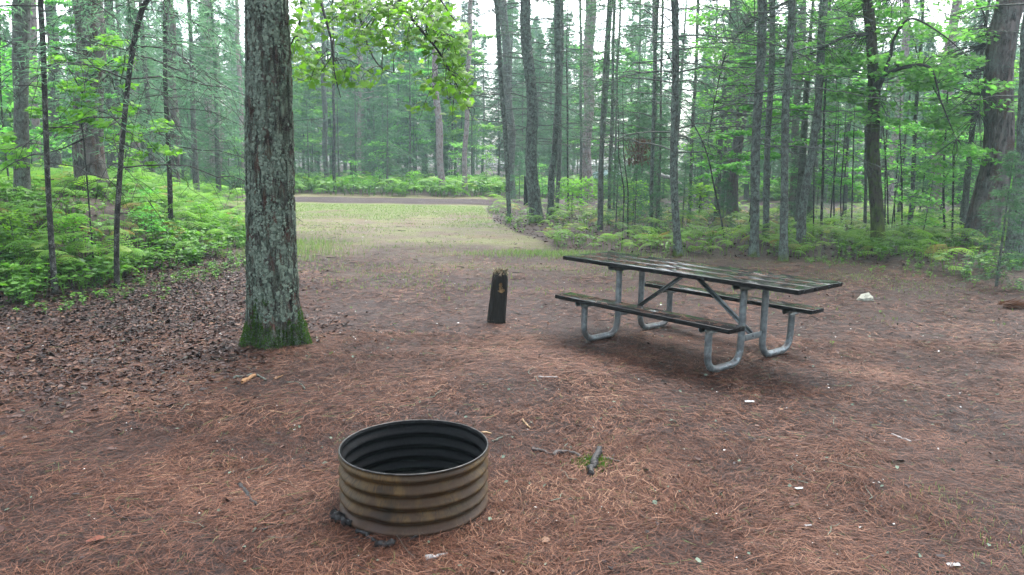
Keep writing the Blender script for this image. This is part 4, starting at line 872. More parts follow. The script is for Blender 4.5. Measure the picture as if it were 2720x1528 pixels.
SECT = [(-60, 'beyond the left edge trunks'), (130, 'left of the first slender trunk'), (215, 'between first slender trunk and mound pine'), (320, 'behind the mound pine'), (440, 'between the two slender trunks'), (560, 'left of the broad pinkish pine'), (650, 'just left of the big tree'), (780, 'hidden behind the big tree'), (880, 'just right of the big tree'), (960, 'above the left of the clearing'), (1060, 'above the middle of the clearing'), (1160, 'left of the matching pinkish pines'),
        (1240, 'between the matching pinkish pines'), (1330, 'left of the thin leaning trunk'), (1400, 'behind the thick lichen scaled trunk'), (1470, 'by the bent lichened trunk'), (1550, 'left of the flaky pine'), (1620, 'behind the leaning poles'), (1720, 'over the left end of the table'), (1790, 'left of the straight trunk'), (1850, 'right of the straight trunk'), (1940, 'left of the reddish pine'), (2010, 'behind the reddish pine'),
        (2090, 'behind the three lichened trunks'), (2170, 'behind the mossy footed trunk'), (2250, 'right of the mossy footed trunk'), (2320, 'behind the mossy maple'), (2400, 'right of the mossy maple'), (2480, 'left of the pinkish right pine'), (2560, 'right of the pinkish right pine'), (2660, 'behind the huge pine'), (9999, 'beyond the right edge trunk')]
def sector(x, y):
    px = CX + F_PX * x / (y * math.cos(PITCH) + .28)
    for lim, ph in SECT:
        if px < lim: return ph

# ------------------------------------------------------------------ trees one can tell apart
def tree(name, label, pts, kind, dist=None, cat='tree', top=None, seed=None, dead=None, fol=0, fork=None, group=None, crown=True, moss=None):
    """pts: (px, py, width px) from the base upwards; the tree stands where its foot meets the ground"""
    seed = seed or int(pts[0][0]); g = np.random.default_rng(seed); bx0, by0, bw = pts[0]
    if dist is None: b0 = gp(bx0, by0)
    else: b0 = at(bx0, by0, dist); b0[2] = float(T(b0[0], b0[1]))
    Yd = b0[1] + bw * pxm(b0[1]) * .4; b0[1] = Yd
    P = []; R = []
    for i_, (px, py, w_) in enumerate(pts):
        p = at(px, py, Yd)
        if i_ == 0 and dist is not None: p[2] = min(p[2], b0[2])
        if i_ == 0: p[2] = min(p[2], b0[2] + .02)
        P.append(p); R.append(w_ * pxm(Yd) * .5)
    o3 = np.array([P[0][0], Yd, b0[2]]); P = np.array(P); R = np.array(R)
    Hh = top or (15 if R[-1] > .1 else 11 if R[-1] > .05 else 7)
    sl = (P[-1] - P[max(0, len(P) - 3)]); sl = sl / sl[2] if sl[2] > .2 else np.array([0, 0, 1.0]); sl[:2] *= .7
    zt = P[-1][2] - b0[2]; ex = np.linspace(0, 1, 6)[1:]; P = np.concatenate([[P[0] - np.array([0, 0, .35])], P, [P[-1] + sl * (Hh - zt) * e for e in ex]]) - o3
    R = np.concatenate([[R[0] * 1.15], R, R[-1] * (1 - .75 * ex)])
    zr = np.concatenate([np.linspace(P[0, 2], zt, max(60, int(zt * 22))), np.linspace(zt, Hh, 14)[1:]]); o_ = np.argsort(P[:, 2])
    # smooth the centre line
    C = np.stack([np.interp(zr, P[o_, 2], P[o_, 0]), np.interp(zr, P[o_, 2], P[o_, 1]), zr], -1)
    for _ in range(3): C[2:-2, :2] = (C[:-4, :2] + C[1:-3, :2] + C[2:-2, :2] + C[3:-1, :2] + C[4:, :2]) / 5
    C[:, 0] += .25 * R[1] * np.sin(zr * 1.7 + seed) ; RR = np.interp(zr, P[o_, 2], R[o_])
    e = empty(name, o3, 0, label=label, cat=cat, group=group)
    dia = bw; ns = 40 if dia > 40 else 24 if dia > 16 else 10
    a = np.linspace(0, 2 * math.pi, ns + 1)[:-1]; A = np.broadcast_to(a, (len(zr), ns)); H = np.broadcast_to(zr[:, None], A.shape)
    amp = {'bark_pine': .10, 'bark_big': .10, 'bark_pole': .13, 'bark_moss': .12}.get(kind, .06); X_, Y_ = np.cos(A), np.sin(A)
    n1 = fbm(X_ * 2.6 + seed, Y_ * 2.6, H * 3.2, seed, 3); flare = .22 * np.exp(-np.clip(H, 0, 99) / .18) * (1 + .5 * np.cos(A * 4 + seed))
    knot = (vn(0 * A + seed, A * .8, H * 2.2, 9) > .86) * .10 if 'pole' in kind else 0
    r = RR[:, None] * (1 + amp * 2 * (n1 - .5) + flare + knot)
    V = np.stack([C[:, 0:1] + r * X_, C[:, 1:2] + r * Y_, H], -1); i = np.arange(len(zr) - 1)[:, None] * ns; j = np.arange(ns)[None]; j2 = (j + 1) % ns
    hg = H.copy() if moss is None else H / moss
    MB().add(V.reshape(-1, 3), None, np.stack([i + j, i + j2, i + ns + j2, i + ns + j], -1).reshape(-1, 4)).build('trunk', M[kind], e, True, {'hgt': hg})
    if dead:
        nb, za, zb, Lm, mt = dead; Pb, Lb = branches_of(g, nb, za, min(zb, Hh * .95), lambda z: Lm + 0 * z, .10, .22 if kind != 'bark_dark' else .5, 9, .035)
        cx = np.interp(Pb[:, 0, 2], zr, C[:, 0]); cy_ = np.interp(Pb[:, 0, 2], zr, C[:, 1]); Pb[..., 0] += cx[:, None]; Pb[..., 1] += cy_[:, None]
        bb = MB(); thin = .55 if kind == 'bark_dark' else 1.0; tubes(bb, Pb, np.linspace(1, .3, 9)[None] * (.0045 + .006 * Lb[:, None]) * thin, 4); twigs(bb, g, Pb, Lb, 6, .12, .42, .0042, .5); 
        P2, L2 = Pb[::2], Lb[::2]; twigs(bb, g, P2, L2, 5, .06, .22, .003, .8)
        # broken stubs
        ns_ = nb; zs_ = g.uniform(za * .4, zb, ns_); az = g.uniform(0, 6.28, ns_); rb = np.interp(zs_, zr, RR); l_ = rb + g.uniform(.02, .10, ns_)
        c_ = np.stack([np.interp(zs_, zr, C[:, 0]), np.interp(zs_, zr, C[:, 1]), zs_], -1); dv = np.stack([np.cos(az), np.sin(az), 0 * az + .1], -1)
        tubes(bb, np.stack([c_ + dv * rb[:, None] * .8, c_ + dv * l_[:, None]], 1), .006, 4)
        bb.build('branchwork', M[mt], e)
        if fol:
            f = MB(); kk = Pb[:, 0, 2] > fol[0]; needle_sprays(f, g, Pb[kk], Lb[kk], fol[1] * (2.6 if fol[2] else 1.5), .06, .15, .011, start=.25, tw=.5)
            if kk.any(): f.build('needle_spray', M['fir' if fol[2] == 0 else 'pine'], e)
    if crown:
        tall = Hh > 12; o = bpy.data.objects.new('crown', CROWNS[seed % 3 + (0 if tall else 3)]); col.objects.link(o); o.parent = e
        o.location = (C[-1, 0] * .8, C[-1, 1] * .8, 0); o.rotation_euler = (0, 0, seed % 6); o.scale = (1, 1, Hh / (15.0 if tall else 11.0))
    return e
CROWNS = []
for i_ in range(3):
    w_, f_ = pine_crown(8.5, 15.2, 2.0, 200 + i_, 22, 6, 10); CROWNS.append(f_.mesh('crown', M['pine']))
for i_ in range(3):
    w_, f_ = pine_crown(6.4, 11.2, 1.2, 210 + i_, 16, 5, 9); CROWNS.append(f_.mesh('crown', M['fir']))

LD = 'twig_lichen'
TREES = [
 # left side
 ('lichened_tree', 'leftmost mossy footed lichened trunk rising from the ferns', [(60, 612, 44), (62, 520, 37), (64, 400, 36), (58, 280, 33), (50, 150, 38), (50, 0, 40)], 'bark_grey', dict(dist=11.8, moss=2.4, dead=(10, 2.2, 7, 1.6, 'twig'), top=13)),
 ('thin_tree', 'slender dark trunk leftmost at the litter edge of the bank', [(148, 781, 14), (138, 640, 14), (124, 420, 13), (118, 280, 13), (112, 100, 13), (106, 0, 13)], 'bark_dark', dict(dead=(34, 1.3, 6.5, 1.9, 'twig'), fol=(2.2, 60, 1), top=8)),
 ('thin_tree', 'slender dark trunk leaning right between fern bank and big pine', [(312, 769, 13), (311, 600, 14), (320, 420, 13), (330, 300, 13), (342, 190, 13), (360, 90, 14), (382, 0, 14)], 'bark_dark', dict(dead=(34, 1.5, 6, 2.2, 'twig'), fol=(2.3, 70, 1), top=8)),
 ('thin_tree', 'slender straight dark trunk nearest left of the big tree', [(453, 638, 13), (450, 500, 13), (446, 350, 12), (440, 200, 11), (437, 0, 10)], 'bark_dark', dict(dist=13.5, dead=(40, 1.4, 7, 2.2, 'twig'), fol=(1.9, 80, 1), top=9)),
 ('red_pine', 'stout deeply furrowed pine on top of the bare bank mound', [(248, 507, 82), (246, 440, 74), (240, 290, 69), (234, 150, 67), (226, 0, 66)], 'bark_pine', dict(dist=14.2, dead=(10, 3.2, 9, 1.8, 'twig'), top=18)),
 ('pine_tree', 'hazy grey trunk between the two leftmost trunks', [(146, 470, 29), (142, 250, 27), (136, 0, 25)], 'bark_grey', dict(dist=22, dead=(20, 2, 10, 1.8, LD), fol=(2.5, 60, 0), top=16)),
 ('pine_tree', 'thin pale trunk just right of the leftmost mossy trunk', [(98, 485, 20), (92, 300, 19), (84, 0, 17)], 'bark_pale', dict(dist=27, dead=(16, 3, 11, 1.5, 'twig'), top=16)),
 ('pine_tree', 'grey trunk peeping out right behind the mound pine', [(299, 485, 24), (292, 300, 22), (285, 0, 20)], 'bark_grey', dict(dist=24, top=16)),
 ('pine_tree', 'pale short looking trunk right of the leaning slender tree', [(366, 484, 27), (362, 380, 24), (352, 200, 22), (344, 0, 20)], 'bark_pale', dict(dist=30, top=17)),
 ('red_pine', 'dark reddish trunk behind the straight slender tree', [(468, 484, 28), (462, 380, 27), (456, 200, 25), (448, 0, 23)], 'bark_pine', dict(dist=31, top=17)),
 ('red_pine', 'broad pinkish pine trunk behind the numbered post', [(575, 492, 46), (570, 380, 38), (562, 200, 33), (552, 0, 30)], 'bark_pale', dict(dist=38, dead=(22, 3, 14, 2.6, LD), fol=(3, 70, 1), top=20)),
 ('birch_tree', 'thin pale trunk just left of the big lichened tree', [(647, 503, 13), (643, 350, 12), (636, 200, 11), (630, 60, 10)], 'bark_pale', dict(dist=37, dead=(14, 3, 10, 1.6, 'twig'), top=15)),
 # centre, beyond the road
 ('spruce_tree', 'pale grey trunk first right of the big lichened tree', [(868, 505, 14), (864, 400, 14), (861, 250, 13), (858, 120, 11)], 'bark_grey', dict(dist=44, dead=(34, 4, 13, 2.4, LD), fol=(4, 60, 1), top=15)),
 ('thin_tree', 'dark straight pole standing in ferns beyond the road left', [(888, 505, 9), (887, 380, 8), (886, 200, 7)], 'bark_dark', dict(dist=39.5, dead=(40, 2, 11, 1.9, LD), fol=(3, 40, 0), top=12)),
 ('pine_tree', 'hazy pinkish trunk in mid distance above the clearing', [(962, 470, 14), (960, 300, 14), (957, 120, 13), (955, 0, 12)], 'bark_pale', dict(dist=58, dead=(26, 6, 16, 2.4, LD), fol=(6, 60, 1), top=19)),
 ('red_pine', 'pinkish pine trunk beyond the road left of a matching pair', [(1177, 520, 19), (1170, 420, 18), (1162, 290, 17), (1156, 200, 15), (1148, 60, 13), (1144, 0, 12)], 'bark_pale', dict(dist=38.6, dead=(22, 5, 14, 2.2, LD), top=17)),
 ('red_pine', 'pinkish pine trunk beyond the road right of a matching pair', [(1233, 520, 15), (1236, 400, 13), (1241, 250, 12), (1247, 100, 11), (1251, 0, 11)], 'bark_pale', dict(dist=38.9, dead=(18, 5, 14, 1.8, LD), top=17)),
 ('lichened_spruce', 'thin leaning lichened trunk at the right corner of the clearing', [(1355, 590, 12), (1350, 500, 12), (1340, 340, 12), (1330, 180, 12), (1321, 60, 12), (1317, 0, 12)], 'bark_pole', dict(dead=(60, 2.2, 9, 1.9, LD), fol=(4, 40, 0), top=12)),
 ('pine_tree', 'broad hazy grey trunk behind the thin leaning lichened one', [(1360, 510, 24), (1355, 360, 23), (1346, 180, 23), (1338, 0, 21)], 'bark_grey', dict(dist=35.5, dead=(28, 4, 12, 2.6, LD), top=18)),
 ('lichened_spruce', 'thick lichen scaled trunk nearest the right side of the clearing', [(1422, 592, 38), (1420, 560, 35), (1417, 450, 31), (1411, 330, 29), (1406, 200, 28), (1400, 60, 27), (1398, 0, 26)], 'bark_pole', dict(dead=(56, 2.0, 9, 2.2, LD), fol=(4.5, 30, 0), top=15)),
 ('lichened_spruce', 'bent lichened trunk just right of the thick lichen scaled one', [(1459, 583, 18), (1462, 520, 17), (1466, 460, 18), (1476, 410, 17), (1479, 300, 17), (1482, 150, 17), (1484, 0, 16)], 'bark_pole', dict(dead=(50, 2.2, 9, 1.7, LD), fol=(3.6, 40, 0), top=12)),
 ('red_pine', 'grey pine trunk with pale bark flakes behind the bent trunk', [(1559, 540, 26), (1560, 400, 25), (1563, 230, 27), (1566, 100, 27), (1567, 0, 27)], 'bark_pale', dict(dead=(26, 3, 10, 1.8, LD), fol=(4, 60, 0), top=18)),
 ('thin_spruce', 'dark thin trunk touching left of the flaky pine', [(1543, 543, 8), (1543, 400, 7), (1543, 200, 7), (1542, 0, 6)], 'bark_grey', dict(dead=(30, 2, 9, 1.2, LD), fol=(3, 50, 0), top=11)),
 ('thin_spruce', 'thin trunk close behind the bent lichened trunk', [(1481, 548, 12), (1485, 400, 11), (1490, 200, 10), (1493, 60, 9)], 'bark_grey', dict(dist=27, dead=(30, 2, 9, 1.4, LD), fol=(2.6, 50, 0), top=11)),
 ('thin_spruce', 'very thin dark stem between bent trunk and flaky pine', [(1510, 547, 5), (1508, 400, 5), (1506, 200, 4)], 'bark_dark', dict(dist=27.5, dead=(26, 1.5, 7, 1.2, LD), fol=(2, 50, 0), top=8)),
 ('lichened_spruce', 'pale lichened pole leaning right just past the flaky pine', [(1591, 584, 13), (1594, 500, 13), (1600, 400, 12), (1608, 250, 12), (1616, 120, 12), (1624, 0, 12)], 'bark_pole', dict(dead=(44, 2, 8, 1.5, LD), fol=(3.5, 40, 0), top=11)),
 ('thin_spruce', 'second leaning pole right of the flaky pine', [(1617, 588, 9), (1620, 480, 8), (1625, 300, 8), (1633, 0, 7)], 'bark_pole', dict(dist=21.5, dead=(30, 2, 7, 1.2, LD), fol=(3, 40, 0), top=10)),
 ('thin_spruce', 'third leaning pole right of the flaky pine', [(1631, 564, 6), (1634, 400, 6), (1640, 200, 5), (1648, 0, 5)], 'bark_grey', dict(dist=25, dead=(26, 2, 7, 1.2, LD), fol=(3, 40, 0), top=10)),
 ('lichened_spruce', 'thin lichened pole standing left of the straight trunk behind the table', [(1731, 640, 10), (1732, 500, 10), (1734, 350, 10), (1740, 150, 9), (1748, 0, 9)], 'bark_pole', dict(dist=17.5, dead=(44, 2, 7, 1.5, LD), fol=(3, 40, 0), top=10)),
 ('thin_spruce', 'darker thin pole just right of the pole left of the straight trunk', [(1751, 598, 7), (1752, 450, 7), (1756, 250, 6), (1760, 0, 6)], 'bark_grey', dict(dist=21, dead=(34, 2, 8, 1.2, LD), fol=(3, 50, 0), top=10)),
 ('red_pine', 'brownish trunk in the gap left of the straight trunk', [(1746, 535, 12), (1744, 400, 11), (1740, 200, 10), (1738, 0, 10)], 'bark_pine', dict(dist=30, top=14)),
 ('lichened_spruce', 'straight lichened trunk directly behind the left half of the table', [(1799, 680, 22), (1796, 600, 20), (1792, 440, 19), (1791, 300, 18), (1792, 150, 18), (1794, 0, 18)], 'bark_pole', dict(dead=(50, 1.8, 7, 1.9, LD), fol=(3.2, 30, 0), top=11)),
 ('thin_spruce', 'thin trunk just right of the straight trunk behind the table', [(1829, 582, 10), (1836, 450, 9), (1842, 300, 9), (1850, 140, 8), (1856, 0, 8)], 'bark_grey', dict(dist=22.5, dead=(30, 2, 8, 1.4, LD), fol=(3, 50, 0), top=10)),
 ('thin_sapling', 'black curved sapling bowing left behind the table', [(1927, 640, 5), (1912, 560, 5), (1897, 497, 5), (1884, 430, 4), (1867, 378, 4), (1840, 325, 3), (1807, 283, 3)], 'bark_dark', dict(dist=17, top=4.6, crown=False)),
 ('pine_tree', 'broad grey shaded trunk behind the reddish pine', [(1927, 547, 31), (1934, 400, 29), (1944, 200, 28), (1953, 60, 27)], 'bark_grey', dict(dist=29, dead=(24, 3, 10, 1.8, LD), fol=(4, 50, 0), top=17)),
 ('red_pine', 'reddish brown pine leaning right behind the lichened poles', [(1944, 574, 31), (1952, 460, 28), (1961, 350, 27), (1976, 200, 27), (1992, 60, 27), (1998, 0, 26)], 'bark_pine', dict(dist=24, top=17)),
 ('lichened_spruce', 'lichened trunk first of three in front of the reddish pine', [(1999, 683, 24), (2002, 600, 23), (2008, 450, 23), (2014, 300, 22), (2019, 150, 22), (2024, 0, 23)], 'bark_pole', dict(dead=(46, 2.0, 7, 1.7, LD), fol=(3.2, 30, 0), top=11)),
 ('lichened_spruce', 'paler slimmer lichened trunk second of three past the reddish pine', [(2031, 664, 17), (2034, 560, 16), (2040, 400, 15), (2047, 200, 15), (2053, 0, 15)], 'bark_pole', dict(dist=16.2, dead=(44, 2, 7, 1.5, LD), fol=(3.2, 40, 0), top=11)),
 ('lichened_spruce', 'dark lichened trunk third of three past the reddish pine', [(2080, 694, 23), (2079, 600, 20), (2084, 450, 19), (2091, 250, 19), (2097, 120, 18), (2102, 0, 18)], 'bark_pole', dict(dead=(46, 2, 7, 1.7, LD), fol=(3.2, 30, 0), top=11)),
 ('red_pine', 'slim reddish pine glimpsed behind the third lichened trunk', [(2104, 573, 22), (2108, 450, 20), (2117, 300, 18), (2128, 120, 17), (2136, 0, 16)], 'bark_pine', dict(dist=24, top=16)),
 ('lichened_spruce', 'leaning pale trunk with moss ring and mossy foot behind the table end', [(2127, 668, 25), (2134, 560, 22), (2150, 450, 20), (2162, 350, 19), (2174, 240, 18), (2184, 100, 20), (2192, 0, 21)], 'bark_pole', dict(dead=(36, 2.4, 7, 1.7, LD), fol=(3.4, 30, 0), moss=3.0, top=12)),
 ('thin_spruce', 'dark thin stem right of the mossy footed leaning trunk', [(2180, 640, 7), (2184, 500, 7), (2190, 300, 6), (2200, 100, 5)], 'bark_dark', dict(dist=18, dead=(26, 2, 7, 1.2, 'twig'), fol=(2.6, 50, 0), top=9)),
 ('pine_tree', 'pale far leaning trunk right of the mossy footed leaning trunk', [(2196, 460, 14), (2208, 360, 14), (2224, 230, 14), (2246, 60, 13)], 'bark_pale', dict(dist=45, top=17)),
 ('thin_spruce', 'slim grey trunk midway between leaning trunk and mossy maple', [(2244, 552, 11), (2250, 420, 11), (2256, 250, 10), (2262, 100, 9)], 'bark_grey', dict(dist=26, dead=(30, 2, 9, 1.5, LD), fol=(3, 50, 0), top=12)),
 ('thin_spruce', 'thin dark stem hugging the left side of the mossy maple', [(2295, 628, 9), (2300, 500, 8), (2302, 350, 7)], 'bark_grey', dict(dist=18.5, dead=(20, 2, 7, 1.1, 'twig'), top=9)),
 ('pine_tree', 'pale pink pine trunk first right of the mossy maple', [(2364, 480, 22), (2372, 400, 20), (2386, 300, 19), (2398, 180, 18), (2412, 0, 17)], 'bark_pale', dict(dist=37, dead=(14, 4, 12, 1.6, LD), top=17)),
 ('thin_spruce', 'slim pale mottled trunk in the middle of the right undergrowth', [(2413, 640, 12), (2422, 520, 11), (2430, 380, 10), (2438, 220, 9)], 'bark_pole', dict(dist=18.5, dead=(24, 2, 7, 1.2, LD), top=9)),
 ('red_pine', 'pale pinkish pine trunk between slim trunk and huge pine', [(2483, 543, 28), (2492, 430, 26), (2506, 300, 25), (2524, 160, 24), (2540, 0, 23)], 'bark_pale', dict(dist=27, dead=(16, 4, 10, 1.6, LD), top=17)),
 ('thin_sapling', 'dark thin stem left in front of the pinkish pine by the huge one', [(2509, 645, 6), (2506, 520, 6), (2510, 420, 5)], 'bark_dark', dict(dist=17, top=4.5, crown=False)),
 ('thin_sapling', 'bowed dark stem arching down left of the huge pine', [(2530, 642, 5), (2532, 500, 5), (2533, 360, 4), (2500, 270, 4), (2450, 180, 4)], 'bark_dark', dict(dist=16.6, top=6.0, crown=False)),
 ('red_pine', 'huge furrowed pine trunk near the right edge', [(2612, 640, 86), (2618, 600, 80), (2630, 500, 74), (2645, 350, 68), (2660, 200, 66), (2682, 0, 64)], 'bark_pine', dict(dist=15.6, dead=(14, 2.6, 8, 2.4, LD), top=19)),
 ('lichened_spruce', 'dark lichened trunk cut by the right edge of the view', [(2700, 700, 46), (2704, 600, 42), (2712, 450, 38), (2722, 300, 36), (2740, 100, 34)], 'bark_pole', dict(dist=12.6, dead=(16, 2.4, 7, 1.6, LD), top=13)),
]
for (nm_, lab, pts, kd, kw) in TREES: tree(nm_, lab, pts, kd, **kw)
# thin whips in the right undergrowth
g = np.random.default_rng(300)
for k_, px in enumerate((2215, 2236, 2262, 2376, 2360, 2350, 2395, 1668, 1655, 2164)):
    py = g.uniform(600, 650); h_ = g.uniform(180, 330)
    tree('thin_whip', 'pencil thin dark sapling stem, ' + sector((px - CX) / F_PX * 18.1, 18), [(px, py, 4), (px + g.normal(0, 4), py - h_ * .5, 3.4), (px + g.normal(4, 10), py - h_, 2.6)], 'bark_dark', dist=g.uniform(16, 22), top=3.5, crown=False, group='thin sapling stems in the right undergrowth', seed=900 + k_, dead=(8, 1, 3.2, .5, 'twig'))

# mossy maple with leafy limbs on the right
def sprays(parent, base, curves_px, blobs, lsize, matn, seed, r0=.03, size_j=.25, pitch=.45, dens=1.0, star=True):
    g = np.random.default_rng(seed); limb = MB(); twg = MB(); lf = MB(); cs = []
    for L_ in curves_px:
        P = bez(np.array([c if len(c) == 3 and isinstance(c, np.ndarray) else at(*c) for c in L_]), 34); u = np.linspace(0, 1, 34); tubes(limb, P - base, r0 * (1 - u) ** 1.1 + r0 * .15, 6); cs.append(P)
    allc = np.concatenate(cs); pts_ = []
    for (bx1, by1, rx_, ry_, n_, Yd, dy) in blobs:
        n_ = int(n_ * dens); a_ = g.uniform(0, 6.28, n_); q_ = np.sqrt(g.uniform(0, 1, n_))
        P = np.array([at(bx1 + rx_ * q_[i_] * math.cos(a_[i_]), by1 + ry_ * q_[i_] * math.sin(a_[i_]), Yd + g.normal(0, dy)) for i_ in range(n_)]); pts_.append(P); c_ = P.mean(0)
        root = allc[np.argmin(np.linalg.norm(allc - c_, axis=1))]
        for k_ in range(max(1, n_ // 22)):
            e_ = P[g.integers(0, n_)]; tubes(twg, bez(np.array([root, (root + e_) / 2 + g.normal(0, .06, 3) + np.array([0, 0, .08]), e_]), 8) - base, np.linspace(r0 * .22, r0 * .06, 8), 3)
    P = np.concatenate(pts_); m_ = len(P); sz = g.uniform(1 - size_j, 1 + size_j, m_) * lsize
    pet = g.normal(0, 1, (m_, 3)) * np.array([1, 1, .25]) + np.array([0, 0, -.15]); nn = np.stack([g.normal(0, pitch, m_), g.normal(-.25, pitch, m_), np.ones(m_)], -1)
    inst(lf, SL if star else LV, ST if star else LT, P - base, frames(pet, nn), np.stack([sz, sz, sz], -1), g.uniform(0, 1, m_))
    limb.build('limb', M['twig'], parent, True); twg.build('twig', M['twig'], parent); lf.build('foliage', M[matn], parent)
mm = tree('mossy_maple', 'crooked moss streaked maple with leafy limbs right of the table', [(2326, 661, 38), (2328, 600, 34), (2328, 500, 33), (2323, 400, 32), (2322, 330, 31), (2321, 250, 28), (2312, 150, 26), (2308, 60, 27), (2306, 0, 27)], 'bark_moss', top=10, crown=False, seed=77, moss=4.0)
mb0 = np.array(mm.location); Ym = mb0[1]
g = np.random.default_rng(310); bl = []
for (x0, x1, y0, y1, n_, Y0, Y1) in ((2060, 2640, -160, 60, 46, 15, 19), (2180, 2600, 20, 200, 42, 14.6, 18), (2230, 2560, 150, 260, 22, 14.6, 18), (1860, 2060, -80, 160, 22, 16.5, 20), (1900, 2060, 160, 330, 12, 17, 20), (2050, 2300, 60, 200, 12, 15.5, 18), (2480, 2680, 200, 430, 16, 15, 18), (1840, 1960, 330, 430, 5, 18, 20), (2300, 2520, 250, 330, 7, 15, 17), (2500, 2600, 400, 480, 4, 14.6, 16)):
    for _ in range(n_): bl.append((g.uniform(x0, x1), g.uniform(y0, y1), g.uniform(35, 75), g.uniform(10, 22), g.uniform(70, 130), g.uniform(Y0, Y1), .35))
lcs = [[at(2326, 260, Ym), at(2362, 160, Ym - .3), at(2376, 100, Ym - .5), at(2420, 50, Ym - .8), at(2500, 90, Ym - 1), at(2570, 150, Ym - 1.2)],
       [at(2326, 210, Ym), at(2400, 180, Ym - .6), at(2470, 180, Ym - .9), at(2500, 270, Ym - .9), at(2540, 370, Ym - 1)], [at(2310, 90, Ym), at(2240, 100, Ym - .4), at(2160, 140, Ym - .2), at(2070, 170, Ym)],
       [at(2308, -20, Ym), at(2200, -20, Ym), at(2060, 20, Ym + 1), at(1940, 120, Ym + 2), at(1900, 260, Ym + 2.4), at(1880, 380, Ym + 2.5)], [at(2306, -60, Ym), at(2420, -80, Ym + .5), at(2540, -40, Ym + 1), at(2620, 60, Ym + 1), at(2600, 300, Ym)],
       [at(2306, -40, Ym), at(2360, -30, Ym + 1), at(2440, -60, Ym + 2)]]
sprays(mm, mb0, lcs, bl, .085, 'maple_dull', 311, .04)
# bright young maple in front of the mound pine
yb_ = at(232, 480, 10.6); yb_[2] = float(T(yb_[0], yb_[1])); ym = empty('young_maple', yb_, 0, label='young maple with bright layered leaves in front of the mound pine', cat='tree')
lc = [[yb_ - np.array([0, 0, .1]), at(225, 400, 10.6), at(215, 300, 10.6), at(230, 200, 10.6), at(260, 110, 10.6)], [at(216, 300, 10.6), at(280, 300, 10.5), at(340, 350, 10.4), at(375, 365, 10.4)], [at(220, 250, 10.6), at(180, 180, 10.5), at(140, 160, 10.5)],
      [at(222, 330, 10.6), at(180, 320, 10.5), at(120, 340, 10.6)], [at(224, 220, 10.6), at(300, 160, 10.7), at(380, 140, 10.8)], [at(219, 370, 10.6), at(150, 400, 10.6), at(40, 420, 10.7)]]
bl = []
g = np.random.default_rng(320)
for (x0, x1, y0, y1, n_) in ((150, 270, 155, 185, 5), (230, 350, 88, 130, 5), (180, 290, 205, 255, 6), (90, 240, 270, 300, 5), (200, 300, 300, 330, 6), (280, 370, 335, 370, 4), (130, 190, 320, 350, 3), (300, 400, 150, 240, 5), (300, 380, 270, 300, 3), (0, 60, 350, 440, 7), (330, 460, 380, 440, 5), (420, 460, 280, 340, 2)):
    for _ in range(n_): bl.append((g.uniform(x0, x1), g.uniform(y0, y1), g.uniform(18, 34), g.uniform(6, 11), g.uniform(22, 42), g.uniform(10.2, 11.2), .15))
sprays(ym, yb_, lc, bl, .082, 'maple', 321, .012)

# broadleaf saplings
def sapling_proto(H, R, seed, n_l, ls, matn):
    g = np.random.default_rng(seed); p = Proto(); b = MB(); zt = np.linspace(-.1, H, 12); path = np.stack([.12 * np.sin(zt * 1.1 + seed) * zt / H, .12 * np.cos(zt + seed) * zt / H, zt], -1); tubes(b, path, np.linspace(.014, .004, 12) * max(1, H / 3), 5)
    P, L = branches_of(g, 20, H * .25, H, lambda z: R * (1.1 - .5 * z / H), .35, .30); tubes(b, P, np.linspace(.006, .002, 8)[None], 3); p.trunk = b.mesh('trunk', M['twig'], True)
    u = g.uniform(.2, 1, (20, n_l)); c, d = along(P, u); c = (c + g.normal(0, .14, c.shape) * np.array([1, 1, .25])).reshape(-1, 3); m = len(c); f = MB()
    sz = g.uniform(.7, 1.2, m) * ls; inst(f, LV, LT, c, frames(g.normal(0, 1, (m, 3)) * np.array([1, 1, .3]) + np.array([0, 0, -.2]), np.stack([g.normal(0, .4, m), g.normal(0, .4, m), np.ones(m)], -1)), np.stack([sz, sz, sz], -1), g.uniform(0, 1, m)); p.crown = f.mesh('crown', M[matn]); return p
PR['broad'] = [sapling_proto(8.5, 2.6, 410, 260, .17, 'maple_dull'), sapling_proto(7.0, 2.3, 411, 230, .16, 'maple_dull')]
PR['sap'] = [sapling_proto(1.6, .55, 400, 22, .085, 'maple_dull'), sapling_proto(2.8, .9, 401, 34, .10, 'maple_dull'), sapling_proto(1.2, .5, 402, 20, .09, 'maple'), sapling_proto(4.5, 1.4, 403, 50, .12, 'maple_dull')]
